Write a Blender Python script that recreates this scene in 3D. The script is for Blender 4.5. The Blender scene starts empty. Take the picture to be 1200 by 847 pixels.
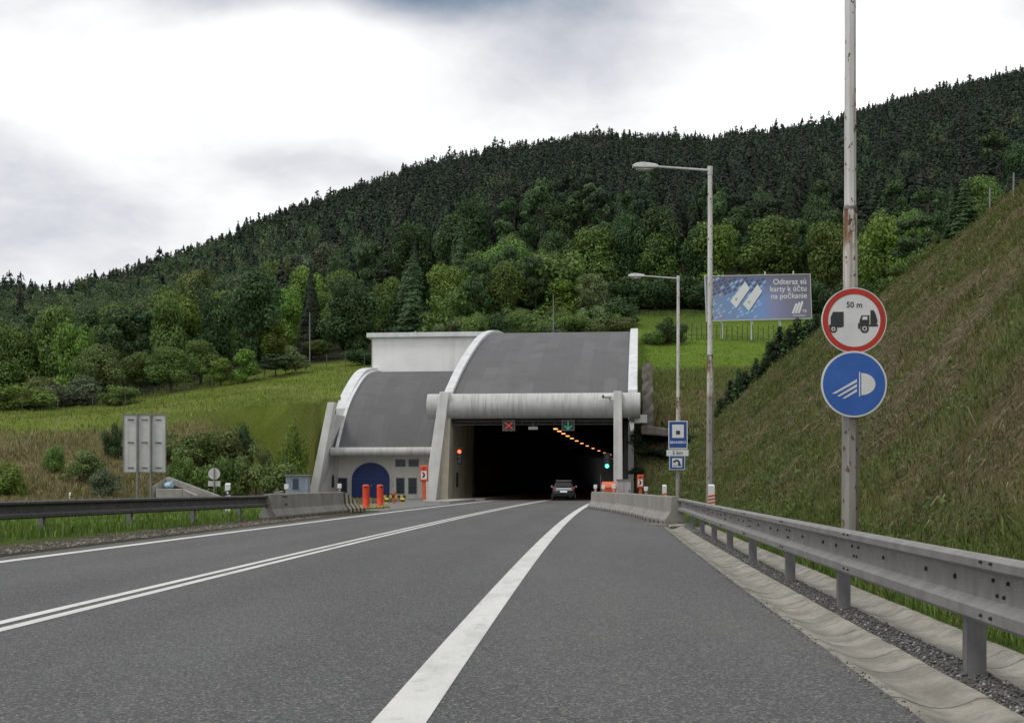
import bpy, bmesh, math, random
import numpy as np
from mathutils import Vector, Matrix
RND = random.Random(11)
rng = np.random.default_rng(11)
R = math.radians
PI = math.pi
scene = bpy.context.scene
COL = scene.collection

# ------------------------------------------------------------------ units: metres, road runs along +Y, eye 1.15 m above the road
FL, HORIZON, MIDX, EYE = 1500.0, 568.0, 600.0, 1.15
def at(px, py, Y):
    return Vector(((px - MIDX) * Y / FL, Y, EYE + (HORIZON - py) * Y / FL))

# ------------------------------------------------------------------ object helpers
def tag(o, label=None, cat=None, group=None, kind=None):
    if label: o['label'] = label
    if cat: o['category'] = cat
    if group: o['group'] = group
    if kind: o['kind'] = kind
    return o
def empty(name, loc=(0, 0, 0), rz=0.0, label=None, cat=None, group=None):
    o = bpy.data.objects.new(name, None)
    o.empty_display_size = 0.3
    COL.objects.link(o)
    o.location = loc
    o.rotation_euler = (0, 0, rz)
    return tag(o, label, cat, group)
def copy_tree(o, parent=None):
    c = o.copy(); COL.objects.link(c)
    if parent is not None: c.parent = parent
    for ch in o.children: copy_tree(ch, c)
    return c

class MB:
    def __init__(s): s.v = []; s.f = []; s.m = []
    def add(s, vs, fs, mi=0):
        b = len(s.v); s.v += [tuple(p) for p in vs]
        for f in fs: s.f.append([i + b for i in f]); s.m.append(mi)
        return s
    def box(s, x0, x1, y0, y1, z0, z1, mi=0):
        vs = [(x0,y0,z0),(x1,y0,z0),(x1,y1,z0),(x0,y1,z0),(x0,y0,z1),(x1,y0,z1),(x1,y1,z1),(x0,y1,z1)]
        return s.add(vs, [(0,3,2,1),(4,5,6,7),(0,1,5,4),(1,2,6,5),(2,3,7,6),(3,0,4,7)], mi)
    def hexa(s, bot, top, mi=0):          # two quads joined
        return s.add(list(bot) + list(top), [(0,3,2,1),(4,5,6,7),(0,1,5,4),(1,2,6,5),(2,3,7,6),(3,0,4,7)], mi)
    def tube(s, p0, p1, r0, r1=None, n=12, mi=0, caps=True, ph=0.0):
        if r1 is None: r1 = r0
        p0 = Vector(p0); p1 = Vector(p1); d = (p1 - p0)
        if d.length < 1e-6: return s
        d.normalize()
        a = d.orthogonal().normalized() if abs(d.z) < 0.99 else Vector((1, 0, 0))
        a = (a - d * a.dot(d)).normalized(); b = d.cross(a)
        vs = []
        for p, r in ((p0, r0), (p1, r1)):
            for k in range(n):
                t = 2*PI*k/n + ph
                vs.append(p + (a*math.cos(t) + b*math.sin(t))*r)
        fs = [(k, (k+1) % n, n + (k+1) % n, n + k) for k in range(n)]
        if caps: fs += [tuple(range(n-1, -1, -1)), tuple(range(n, 2*n))]
        return s.add(vs, fs, mi)
    def plate(s, poly, y0, y1, mi=0):     # polygon in x,z (counter-clockwise from the front) given thickness along y
        n = len(poly)
        vs = [(p[0], y0, p[1]) for p in poly] + [(p[0], y1, p[1]) for p in poly]
        fs = [tuple(range(n)), tuple(range(2*n-1, n-1, -1))] + [(k, n+k, n+(k+1) % n, (k+1) % n) for k in range(n)]
        return s.add(vs, fs, mi)
    def prism_u(s, poly, u0, u1, mi=0):   # polygon in y,z extruded along x
        n = len(poly)
        vs = [(u0, p[0], p[1]) for p in poly] + [(u1, p[0], p[1]) for p in poly]
        fs = [tuple(range(n-1, -1, -1)), tuple(range(n, 2*n))] + [(k, (k+1) % n, n+(k+1) % n, n+k) for k in range(n)]
        return s.add(vs, fs, mi)
    def slab(s, poly, z0, z1, mi=0):      # polygon in x,y
        n = len(poly)
        vs = [(p[0], p[1], z0) for p in poly] + [(p[0], p[1], z1) for p in poly]
        fs = [tuple(range(n-1, -1, -1)), tuple(range(n, 2*n))] + [(k, (k+1) % n, n+(k+1) % n, n+k) for k in range(n)]
        return s.add(vs, fs, mi)
    def disc(s, cx, cz, r, y0, y1, mi=0, n=40, r_in=0):
        if r_in <= 0:
            return s.plate([(cx + r*math.cos(2*PI*k/n), cz + r*math.sin(2*PI*k/n)) for k in range(n)], y0, y1, mi)
        vs = []
        for y in (y0, y1):
            for rr in (r_in, r):
                vs += [(cx + rr*math.cos(2*PI*k/n), y, cz + rr*math.sin(2*PI*k/n)) for k in range(n)]
        fs = []
        for k in range(n):
            j = (k+1) % n
            fs += [(k, n+k, n+j, j), (2*n+j, 3*n+j, 3*n+k, 2*n+k), (n+k, 3*n+k, 3*n+j, n+j), (j, 2*n+j, 2*n+k, k)]
        return s.add(vs, fs, mi)
    def sweep(s, prof, path, mi=0, closed=False, caps=False, mi_of=None):
        """prof: [(o, z)] offset to the right of the path and height; path: [(x, y, z)]"""
        n = len(prof); pts = [Vector(p) for p in path]; vs = []
        for i, p in enumerate(pts):
            d = (pts[min(i+1, len(pts)-1)] - pts[max(i-1, 0)]); d.z = 0; d.normalize()
            r = Vector((d.y, -d.x, 0))
            for o, z in prof: vs.append(p + r*o + Vector((0, 0, z)))
        b = len(s.v); s.v += [tuple(p) for p in vs]
        m = n if closed else n - 1
        for i in range(len(pts)-1):
            for k in range(m):
                j = (k+1) % n
                s.f.append([b+i*n+k, b+i*n+j, b+(i+1)*n+j, b+(i+1)*n+k]); s.m.append(mi_of(i, k) if mi_of else mi)
        if caps and closed:
            s.f.append([b+k for k in range(n)]); s.m.append(mi)
            e = b + (len(pts)-1)*n
            s.f.append([e+k for k in range(n-1, -1, -1)]); s.m.append(mi)
        return s
    def loft(s, rings, mi=0, caps=True, mi_of=None):
        n = len(rings[0]); b = len(s.v)
        for r in rings: s.v += [tuple(p) for p in r]
        for i in range(len(rings)-1):
            for k in range(n):
                j = (k+1) % n
                s.f.append([b+i*n+k, b+i*n+j, b+(i+1)*n+j, b+(i+1)*n+k]); s.m.append(mi_of(i, k) if mi_of else mi)
        if caps:
            s.f.append([b+k for k in range(n-1, -1, -1)]); s.m.append(mi)
            e = b + (len(rings)-1)*n
            s.f.append([e+k for k in range(n)]); s.m.append(mi)
        return s
    def build(s, name, mats, parent=None, smooth=None, bevel=0, seg=2, recalc=True):
        me = bpy.data.meshes.new(name)
        me.from_pydata(s.v, [], s.f)
        if not isinstance(mats, (list, tuple)): mats = [mats]
        for m in mats: me.materials.append(m)
        me.polygons.foreach_set('material_index', s.m)
        if recalc:
            bm = bmesh.new(); bm.from_mesh(me)
            bmesh.ops.recalc_face_normals(bm, faces=bm.faces)
            bm.to_mesh(me); bm.free()
        if smooth is not None:
            me.polygons.foreach_set('use_smooth', [True]*len(me.polygons))
            me.set_sharp_from_angle(angle=R(smooth))
        me.update()
        o = bpy.data.objects.new(name, me); COL.objects.link(o)
        if parent is not None: o.parent = parent
        if bevel:
            bv = o.modifiers.new('bevel', 'BEVEL'); bv.width = bevel; bv.segments = seg; bv.limit_method = 'ANGLE'; bv.angle_limit = R(40)
        return o

def np_mesh(name, V, F, mats, parent=None, tint=None, link=True, smooth=False):
    me = bpy.data.meshes.new(name)
    V = np.asarray(V, np.float32); F = np.asarray(F, np.int32); k = F.shape[1]
    me.vertices.add(len(V)); me.vertices.foreach_set('co', V.ravel())
    me.loops.add(F.size); me.loops.foreach_set('vertex_index', F.ravel())
    me.polygons.add(len(F))
    me.polygons.foreach_set('loop_start', np.arange(0, F.size, k, dtype=np.int32))
    me.polygons.foreach_set('loop_total', np.full(len(F), k, np.int32))
    if smooth: me.polygons.foreach_set('use_smooth', np.ones(len(F), bool))
    if not isinstance(mats, (list, tuple)): mats = [mats]
    for m in mats: me.materials.append(m)
    if tint is not None:
        tint = np.asarray(tint, np.float32)
        if tint.shape[1] == 3: tint = np.concatenate([tint, np.ones((len(tint), 1), np.float32)], 1)
        a = me.attributes.new('tint', 'FLOAT_COLOR', 'POINT'); a.data.foreach_set('color', tint.ravel())
    me.update(calc_edges=True); me.validate()
    if not link: return me
    o = bpy.data.objects.new(name, me); COL.objects.link(o)
    if parent is not None: o.parent = parent
    return o

# ------------------------------------------------------------------ material helpers
class NT:
    def __init__(s, tree): s.t = tree; s.N = tree.nodes; s.L = tree.links
    def n(s, typ, props=None, **inp):
        nd = s.N.new(typ)
        for k, v in (props or {}).items(): setattr(nd, k, v)
        for k, v in inp.items():
            key = int(k[1:]) if k[0] == 'i' and k[1:].isdigit() else k.replace('_', ' ')
            s.set(nd.inputs[key], v)
        return nd
    def set(s, sock, v):
        if isinstance(v, bpy.types.NodeSocket): s.L.new(v, sock)
        elif isinstance(v, bpy.types.Node): s.L.new(v.outputs[0], sock)
        else: sock.default_value = v
    def math(s, op, a, b=0.0, c=None, clamp=False):
        nd = s.N.new('ShaderNodeMath'); nd.operation = op; nd.use_clamp = clamp
        s.set(nd.inputs[0], a); s.set(nd.inputs[1], b)
        if c is not None: s.set(nd.inputs[2], c)
        return nd.outputs[0]
    def mix(s, fac, a, b, blend='MIX'):
        nd = s.N.new('ShaderNodeMix'); nd.data_type = 'RGBA'; nd.blend_type = blend
        s.set(nd.inputs[0], fac); s.set(nd.inputs[6], col4(a)); s.set(nd.inputs[7], col4(b))
        return nd.outputs[2]
    def noise(s, vec, scale, detail=4.0, rough=0.55, dist=0.0):
        nd = s.N.new('ShaderNodeTexNoise')
        s.set(nd.inputs['Vector'], vec); nd.inputs['Scale'].default_value = scale
        nd.inputs['Detail'].default_value = detail; nd.inputs['Roughness'].default_value = rough; nd.inputs['Distortion'].default_value = dist
        return nd.outputs[0]
    def ramp(s, fac, stops):
        nd = s.N.new('ShaderNodeValToRGB'); cr = nd.color_ramp
        while len(cr.elements) < len(stops): cr.elements.new(0.5)
        for e, (p, c) in zip(cr.elements, stops): e.position = p; e.color = col4(c)
        s.set(nd.inputs[0], fac)
        return nd.outputs[0]
    def smooth(s, v, lo, hi):
        nd = s.N.new('ShaderNodeMapRange'); nd.interpolation_type = 'SMOOTHSTEP'
        s.set(nd.inputs[0], v); nd.inputs[1].default_value = lo; nd.inputs[2].default_value = hi
        return nd.outputs[0]
    def coord(s, which='Object'): return s.N.new('ShaderNodeTexCoord').outputs[which]
    def mapping(s, vec, scale=(1, 1, 1), rot=(0, 0, 0), loc=(0, 0, 0)):
        nd = s.N.new('ShaderNodeMapping'); s.set(nd.inputs[0], vec)
        nd.inputs[1].default_value = loc; nd.inputs[2].default_value = rot; nd.inputs[3].default_value = scale
        return nd.outputs[0]
    def xyz(s, vec):
        nd = s.N.new('ShaderNodeSeparateXYZ'); s.set(nd.inputs[0], vec); return nd.outputs
    def combine(s, x, y, z):
        nd = s.N.new('ShaderNodeCombineXYZ'); s.set(nd.inputs[0], x); s.set(nd.inputs[1], y); s.set(nd.inputs[2], z); return nd.outputs[0]
    def bump(s, h, strength=0.3, dist=0.02):
        nd = s.N.new('ShaderNodeBump'); s.set(nd.inputs['Height'], h); nd.inputs['Strength'].default_value = strength; nd.inputs['Distance'].default_value = dist
        return nd.outputs[0]
def col4(c):
    if isinstance(c, (tuple, list)): return tuple(c) + (1.0,) if len(c) == 3 else tuple(c)
    if isinstance(c, (int, float)): return (c, c, c, 1.0)
    return c
def new_mat(name):
    m = bpy.data.materials.new(name); m.use_nodes = True
    t = NT(m.node_tree); b = m.node_tree.nodes['Principled BSDF']
    return m, t, b
def pmat(name, c, c2=None, scale=3.0, rough=0.6, metal=0.0, bump=0.0, bscale=40.0, streak=None, streak_amt=0.5, spec=0.4, emit=None, es=0.0, spots=None, spot_scale=8.0, spot_cut=0.66):
    """base colour c wandering to c2 with noise; optional vertical streaks and spots of another colour"""
    m, t, b = new_mat(name)
    v = t.coord('Object')
    out = col4(c)
    if c2 is not None:
        f = t.smooth(t.noise(v, scale, 6, 0.62), 0.32, 0.68)
        out = t.mix(f, c, c2)
    if streak is not None:
        f2 = t.noise(t.mapping(v, scale=(scale*2.2, scale*2.2, scale*0.12)), 1.0, 5, 0.6)
        f2 = t.math('MULTIPLY', t.smooth(f2, 0.48, 0.72), streak_amt)
        out = t.mix(f2, out, streak)
    if spots is not None:
        f3 = t.smooth(t.noise(v, spot_scale, 4, 0.6), spot_cut, spot_cut + 0.05)
        out = t.mix(f3, out, spots)
    t.set(b.inputs['Base Color'], out)
    b.inputs['Roughness'].default_value = rough; b.inputs['Metallic'].default_value = metal
    b.inputs['Specular IOR Level'].default_value = spec
    if bump: t.set(b.inputs['Normal'], t.bump(t.noise(v, bscale, 5, 0.6), bump, 0.02))
    if emit is not None:
        b.inputs['Emission Color'].default_value = col4(emit); b.inputs['Emission Strength'].default_value = es
    return m

M = {}
def mats():
    # --- asphalt
    m, t, b = new_mat('asphalt'); v = t.coord('Object'); X, Y, Z = t.xyz(v)
    big = t.noise(t.mapping(v, scale=(0.5, 0.08, 1)), 1.0, 5, 0.6)
    c = t.mix(t.smooth(big, 0.3, 0.7), (0.072, 0.074, 0.078), (0.100, 0.102, 0.106))
    pat = t.noise(v, 0.9, 5, 0.65)
    c = t.mix(t.math('MULTIPLY', t.smooth(pat, 0.52, 0.75), 0.35), c, (0.058, 0.058, 0.061))
    u_ = t.math('SUBTRACT', Y, 10.4)
    off = t.math('SUBTRACT', X, t.math('ADD', t.math('ADD', -4.16, t.math('MULTIPLY', u_, 0.058)), t.math('MULTIPLY', t.math('MULTIPLY', u_, u_), 0.00025)))
    off = t.math('ADD', off, t.math('MULTIPLY', t.math('SUBTRACT', pat, 0.5), 0.5))
    for o_ in (-2.75, -1.05, 1.05, 2.75):                        # polished wheel tracks
        c = t.mix(t.math('MULTIPLY', t.smooth(t.math('ABSOLUTE', t.math('SUBTRACT', off, o_)), 0.55, 0.1), 0.25), c, (0.05, 0.05, 0.053))
    c = t.mix(t.math('MULTIPLY', t.smooth(off, 3.95, 4.5), 0.5), c, t.mix(t.smooth(big, .35, .65), (0.088, 0.088, 0.088), (0.112, 0.111, 0.108)))   # paler hard shoulder
    crk = t.n('ShaderNodeTexVoronoi', {'feature': 'DISTANCE_TO_EDGE'}, Vector=t.mapping(t.n('ShaderNodeVectorMath', {'operation': 'ADD'}, i0=v, i1=t.mix(1.0, t.n('ShaderNodeTexNoise', Vector=v, Scale=2.2, Detail=5.0).outputs['Color'], (0.5, 0.5, 0.5), 'MULTIPLY')).outputs[0], scale=(.22, .10, 1)), Scale=1.0)
    c = t.mix(t.math('MULTIPLY', t.math('MULTIPLY', t.smooth(crk.outputs[0], 0.0035, 0.001), t.smooth(t.noise(v, .25, 3), .46, .56)), 0.6), c, (0.045, 0.045, 0.046))
    vo = t.n('ShaderNodeTexVoronoi', Vector=v, Scale=85.0)
    cellv = t.xyz(vo.outputs['Color'])[0]
    c = t.mix(t.math('MULTIPLY', t.smooth(cellv, 0.80, 0.96), 0.75), c, (0.27, 0.265, 0.255))
    c = t.mix(t.math('MULTIPLY', t.smooth(cellv, 0.32, 0.06), 0.75), c, (0.028, 0.028, 0.03))
    fine = t.noise(v, 260.0, 3, 0.7)
    c = t.mix(t.math('MULTIPLY', t.smooth(fine, 0.45, 0.7), 0.35), c, (0.045, 0.045, 0.047))
    t.set(b.inputs['Base Color'], c); b.inputs['Roughness'].default_value = 0.85; b.inputs['Specular IOR Level'].default_value = 0.3
    t.set(b.inputs['Normal'], t.bump(t.math('ADD', fine, vo.outputs['Distance']), 0.35, 0.006)); M['asphalt'] = m
    # --- painted line
    m, t, b = new_mat('line_paint'); v = t.coord('Object')
    c = t.mix(t.smooth(t.noise(t.mapping(v, scale=(2.5, 0.7, 1)), 1.0, 5, 0.65), 0.35, 0.75), (0.62, 0.62, 0.60), (0.47, 0.47, 0.455))
    c = t.mix(t.smooth(t.noise(v, 110.0, 3, 0.7), 0.60, 0.70), c, (0.30, 0.30, 0.29))
    c = t.mix(t.math('MULTIPLY', t.smooth(t.noise(v, 5.0, 5, 0.7), 0.54, 0.74), 0.6), c, (0.22, 0.22, 0.21))
    c = t.mix(t.math('MULTIPLY', t.smooth(t.noise(t.mapping(v, scale=(22, 1.4, 1)), 1, 4, .65), .56, .72), .4), c, (0.27, 0.27, 0.26))
    t.set(b.inputs['Base Color'], c); b.inputs['Roughness'].default_value = 0.7
    t.set(b.inputs['Normal'], t.bump(t.noise(v, 200, 3), 0.25, 0.004)); M['paint'] = m
    # --- concretes
    M['concrete'] = pmat('concrete', (0.36, 0.35, 0.325), (0.26, 0.25, 0.235), 1.6, 0.85, bump=0.3, streak=(0.16, 0.15, 0.135), streak_amt=0.45)
    M['barrier'] = pmat('barrier_concrete', (0.27, 0.262, 0.24), (0.205, 0.198, 0.18), 1.1, 0.9, bump=0.5, bscale=30, streak=(0.14, 0.13, 0.115), streak_amt=0.4, spots=(0.24, 0.17, 0.12), spot_scale=3.0, spot_cut=0.68)
    M['portal'] = pmat('portal_concrete', (0.66, 0.66, 0.64), (0.55, 0.55, 0.535), 0.7, 0.8, bump=0.15, streak=(0.22, 0.22, 0.21), streak_amt=0.35)
    M['fascia'] = pmat('fascia_concrete', (0.40, 0.405, 0.395), (0.32, 0.32, 0.31), 0.9, 0.7, bump=0.12, streak=(0.10, 0.10, 0.098), streak_amt=0.75)
    m, t, b = new_mat('fascia_concrete'); v = t.coord('Object')
    c = t.mix(t.smooth(t.noise(v, 0.8, 6, 0.6), 0.3, 0.7), (0.50, 0.505, 0.495), (0.41, 0.415, 0.405))
    st = t.noise(t.mapping(v, scale=(3.2, 0.05, 0.22)), 1.0, 6, 0.68)
    c = t.mix(t.math('MULTIPLY', t.smooth(st, 0.48, 0.75), 0.45), c, (0.20, 0.20, 0.197))
    st2 = t.noise(t.mapping(v, scale=(9.0, 0.05, 0.5)), 1.0, 4, 0.6)
    X, Y, Z = t.xyz(v)
    c = t.mix(t.math('MULTIPLY', t.smooth(st2, 0.5, 0.7), 0.45), c, (0.13, 0.13, 0.128))
    t.set(b.inputs['Base Color'], c); b.inputs['Roughness'].default_value = 0.75
    t.set(b.inputs['Normal'], t.bump(t.noise(v, 30, 4), .12, .02)); M['fascia'] = m
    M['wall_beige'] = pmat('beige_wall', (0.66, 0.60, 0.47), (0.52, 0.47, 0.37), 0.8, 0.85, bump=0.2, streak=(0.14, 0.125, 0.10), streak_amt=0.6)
    M['bay_wall'] = pmat('bay_wall', (0.80, 0.785, 0.75), (0.72, 0.705, 0.67), 0.8, 0.85, bump=0.1, streak=(0.5, 0.48, 0.45), streak_amt=0.4)
    M['block_wall'] = pmat('block_wall', (0.78, 0.78, 0.775), (0.70, 0.70, 0.695), 0.35, 0.85, bump=0.1, streak=(0.5, 0.5, 0.49), streak_amt=0.4)
    M['rim'] = pmat('pale_rim', (0.64, 0.65, 0.665), (0.52, 0.53, 0.545), 0.9, 0.5, metal=0.0, streak=(0.34, 0.345, 0.35), streak_amt=0.4)
    M['lining'] = pmat('shaded_lining', (0.05, 0.046, 0.042), (0.03, 0.028, 0.026), 0.6, 0.8)  # darkness of the unlit bore put into the wall colour
    M['stone'] = pmat('rough_stone', (0.20, 0.185, 0.165), (0.12, 0.11, 0.095), 2.5, 0.95, bump=0.8, bscale=6)
    M['channel'] = None
    m, t, b = new_mat('channel_concrete'); v = t.coord('Object')
    c = t.mix(t.smooth(t.noise(v, 2.3, 6, 0.7), 0.34, 0.66), (0.335, 0.318, 0.275), (0.19, 0.18, 0.155))
    c = t.mix(t.math('MULTIPLY', t.smooth(t.noise(v, 11.0, 6, 0.75), 0.5, 0.7), 0.55), c, (0.13, 0.122, 0.105))
    c = t.mix(t.math('MULTIPLY', t.smooth(t.noise(t.mapping(v, scale=(3, 0.9, 3)), 1.0, 5, 0.6, 0.6), 0.5, 0.72), 0.6), c, (0.15, 0.14, 0.12))
    c = t.mix(t.smooth(t.noise(v, 70, 4, 0.7), 0.6, 0.72), c, (0.16, 0.15, 0.13))
    t.set(b.inputs['Base Color'], c); b.inputs['Roughness'].default_value = 0.92
    t.set(b.inputs['Normal'], t.bump(t.noise(v, 55, 5, 0.7), 0.5, 0.012)); M['channel'] = m
    M['joint'] = pmat('joint_dirt', (0.05, 0.048, 0.042), (0.03, 0.03, 0.026), 6, 0.95)
    # --- roofing membrane, welded sheets of slightly different age
    for key, a, bb in (('roof', (0.106, 0.107, 0.111), (0.146, 0.147, 0.152)), ('roof_side', (0.104, 0.105, 0.109), (0.130, 0.131, 0.135))):
        m, t, b = new_mat(key + '_membrane'); v = t.coord('Object'); X, Y, Z = t.xyz(v)
        br = t.n('ShaderNodeTexBrick', Vector=t.combine(Y, X, 0.0), Scale=1.0, Color1=col4(a), Color2=col4(bb), Mortar=col4(tuple(x*0.86 for x in a)))
        br.inputs['Mortar Size'].default_value = 0.012; br.inputs['Brick Width'].default_value = 6.5; br.inputs['Row Height'].default_value = 1.05
        br.inputs['Bias'].default_value = -0.35
        c = br.outputs[0]
        c = t.mix(t.math('MULTIPLY', t.smooth(t.noise(v, 0.35, 6, 0.65), 0.42, 0.7), 0.6), c, tuple(x*0.82 for x in a))
        c = t.mix(t.math('MULTIPLY', t.smooth(t.noise(t.mapping(v, scale=(2.4, 0.16, 0.16)), 1, 4), 0.5, 0.75), 0.4), c, tuple(x*1.3 for x in a))
        c = t.mix(t.math('MULTIPLY', t.smooth(t.noise(v, 14, 5, 0.7), 0.4, 0.7), 0.35), c, tuple(x*0.8 for x in a))
        t.set(b.inputs['Base Color'], c); b.inputs['Roughness'].default_value = 0.8; b.inputs['Specular IOR Level'].default_value = 0.25
        M[key] = m
    # --- metals and paints
    M['galv'] = pmat('galvanised_steel', (0.265, 0.26, 0.252), (0.195, 0.19, 0.183), 4.0, 0.55, metal=0.35, streak=(0.17, 0.165, 0.155), streak_amt=0.5, bump=0.08)
    M['galv_dark'] = pmat('dark_and_shaded_steel', (0.105, 0.105, 0.11), (0.075, 0.075, 0.078), 4.0, 0.65, metal=0.25, streak=(0.05, 0.048, 0.045), streak_amt=0.5)  # left rail's shade is put into this grey; small parts simply dark steel
    M['galv_post'] = pmat('post_steel', (0.20, 0.205, 0.21), (0.145, 0.148, 0.15), 5.0, 0.6, metal=0.3, streak=(0.10, 0.095, 0.088), streak_amt=0.5)
    M['bolt'] = pmat('bolt_steel', (0.05, 0.05, 0.05), (0.025, 0.024, 0.022), 30, 0.6, metal=0.4)
    M['bolt_light'] = pmat('zinc_bolt', (0.38, 0.38, 0.37), (0.28, 0.28, 0.27), 30, 0.5, metal=0.4)
    M['lamp_pole'] = None
    m, t, b = new_mat('rusting_pole_paint'); v = t.coord('Object'); X, Y, Z = t.xyz(v)
    c = t.mix(t.smooth(t.noise(t.mapping(v, scale=(5, 5, 0.8)), 1, 5, 0.6), 0.35, 0.7), (0.62, 0.62, 0.61), (0.49, 0.485, 0.47))
    low = t.smooth(Z, 4.1, 3.8)                                   # bare galvanised lower tube
    c = t.mix(low, c, t.mix(t.smooth(t.noise(t.mapping(v, scale=(7, 7, 1.2)), 1, 5, 0.6), 0.35, 0.7), (0.27, 0.26, 0.24), (0.19, 0.185, 0.17)))
    band = t.math('MULTIPLY', t.smooth(Z, 4.45, 4.75), t.smooth(Z, 5.22, 5.16))
    rn = t.noise(t.mapping(v, scale=(9, 9, 1.6)), 1, 5, 0.7)
    c = t.mix(t.math('MULTIPLY', band, t.smooth(rn, 0.38, 0.52)), c, (0.14, 0.056, 0.02))
    drip = t.math('MULTIPLY', t.math('MULTIPLY', t.smooth(Z, 3.7, 4.1), t.smooth(Z, 5.2, 4.5)), t.smooth(t.noise(t.mapping(v, scale=(11, 11, 0.35)), 1, 4), 0.45, 0.6))
    c = t.mix(t.math('MULTIPLY', drip, 0.7), c, (0.28, 0.17, 0.075))
    sp = t.noise(t.mapping(v, scale=(1, 1, 0.55)), 13, 3, 0.55)
    c = t.mix(t.smooth(sp, 0.605, 0.65), c, (0.10, 0.045, 0.02))
    c = t.mix(t.math('MULTIPLY', t.smooth(t.noise(t.mapping(v, scale=(14, 14, 0.5)), 1, 4), .55, .68), .5), c, (0.22, 0.15, 0.09))
    t.set(b.inputs['Base Color'], c); b.inputs['Roughness'].default_value = 0.6; M['lamp_pole'] = m
    M['lamp_arm'] = pmat('lamp_arm_paint', (0.55, 0.56, 0.56), (0.45, 0.455, 0.455), 6, 0.5)
    M['lamp_glass'] = pmat('lamp_bowl', (0.62, 0.61, 0.56), (0.52, 0.51, 0.46), 9, 0.25)
    M['white'] = pmat('white_sheet', (0.74, 0.74, 0.72), (0.64, 0.64, 0.62), 5, 0.5)
    M['signwhite'] = pmat('sign_white', (0.73, 0.74, 0.75), (0.66, 0.67, 0.68), 3, 0.4)
    M['signred'] = pmat('sign_red', (0.50, 0.045, 0.03), (0.42, 0.04, 0.03), 4, 0.4)
    M['signblue'] = pmat('sign_blue', (0.045, 0.145, 0.48), (0.035, 0.115, 0.41), 2.5, 0.4)
    M['deepblue'] = pmat('deep_blue', (0.025, 0.085, 0.33), (0.02, 0.07, 0.27), 4, 0.45)
    M['signblack'] = pmat('sign_black', (0.045, 0.047, 0.05), (0.035, 0.036, 0.04), 5, 0.5)
    M['signgrey'] = pmat('sign_back', (0.62, 0.62, 0.61), (0.52, 0.52, 0.51), 2.5, 0.55, metal=0.1, streak=(0.27, 0.27, 0.26), streak_amt=0.35)
    M['orange'] = pmat('orange_plastic', (0.62, 0.115, 0.028), (0.52, 0.095, 0.03), 4, 0.45)
    M['redorange'] = pmat('red_orange_plastic', (0.72, 0.065, 0.022), (0.60, 0.055, 0.022), 4, 0.4)
    M['redstripe'] = pmat('red_reflective', (0.66, 0.09, 0.035), (0.55, 0.08, 0.03), 8, 0.35)
    M['black'] = pmat('black_plastic', (0.02, 0.02, 0.021), (0.03, 0.03, 0.03), 8, 0.5)
    M['rubber'] = pmat('rubber', (0.018, 0.018, 0.018), (0.03, 0.03, 0.03), 12, 0.85)
    M['yellow'] = pmat('yellow_paint', (0.55, 0.40, 0.05), (0.42, 0.32, 0.06), 5, 0.6)
    M['cream_stripe'] = pmat('faded_yellow_paint', (0.45, 0.40, 0.26), (0.34, 0.30, 0.2), 6, 0.75, spots=(0.2, 0.19, 0.16), spot_scale=10)
    M['black_stripe'] = pmat('worn_black_paint', (0.035, 0.034, 0.033), (0.06, 0.058, 0.055), 6, 0.7)
    M['greybox'] = pmat('grey_cabinet', (0.46, 0.475, 0.48), (0.38, 0.39, 0.395), 3, 0.5)
    M['bluegrey'] = pmat('blue_grey_sheet', (0.26, 0.31, 0.37), (0.20, 0.24, 0.29), 3, 0.6, streak=(0.15, 0.17, 0.2), streak_amt=0.5)
    M['gateblue'] = pmat('blue_gate_paint', (0.018, 0.045, 0.19), (0.013, 0.035, 0.15), 3, 0.45)
    M['window'] = pmat('dark_glass', (0.03, 0.045, 0.07), (0.045, 0.06, 0.09), 2, 0.15)
    M['bag'] = pmat('blue_bag', (0.14, 0.33, 0.5), (0.45, 0.52, 0.58), 9, 0.5)
    M['carpaint'] = pmat('dark_silver_paint', (0.05, 0.054, 0.058), (0.04, 0.044, 0.048), 2, 0.25, metal=0.5)
    M['carsilver'] = pmat('silver_trim', (0.55, 0.56, 0.58), (0.5, 0.51, 0.53), 2, 0.3, metal=0.3)
    M['carglass'] = pmat('car_glass', (0.02, 0.024, 0.026), (0.03, 0.034, 0.036), 2, 0.06)
    M['taillight'] = pmat('tail_light', (0.5, 0.015, 0.012), (0.45, 0.012, 0.01), 9, 0.2, emit=(1, 0.06, 0.04), es=0.9)
    M['plate'] = pmat('number_plate', (0.75, 0.75, 0.75), (0.68, 0.68, 0.7), 9, 0.4, emit=(1, 1, 1), es=0.25)
    M['sodium'] = pmat('sodium_lamp', (0.8, 0.5, 0.2), emit=(1.0, 0.36, 0.10), es=2.4)
    M['red_on'] = pmat('red_lamp_on', (0.6, 0.03, 0.01), emit=(1.0, 0.085, 0.03), es=4.0)
    M['green_on'] = pmat('green_lamp_on', (0.02, 0.5, 0.3), emit=(0.08, 1.0, 0.62), es=4.0)
    M['arrow_on'] = pmat('green_arrow_on', (0.02, 0.5, 0.3), emit=(0.2, 0.8, 0.6), es=0.12)
    M['cross_on'] = pmat('red_cross_on', (0.6, 0.03, 0.02), emit=(1.0, 0.2, 0.16), es=0.14)
    M['led_board'] = pmat('signal_board', (0.30, 0.30, 0.31), (0.24, 0.24, 0.25), 4, 0.4)
    M['trunk'] = pmat('bark', (0.075, 0.06, 0.045), (0.045, 0.037, 0.028), 4, 0.95, bump=0.6, bscale=12)
    M['birch'] = pmat('pale_bark', (0.42, 0.40, 0.36), (0.25, 0.23, 0.2), 4, 0.9, bump=0.4, bscale=12)
    M['oldwood'] = pmat('old_wood', (0.12, 0.105, 0.085), (0.07, 0.062, 0.05), 6, 0.95)
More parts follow.
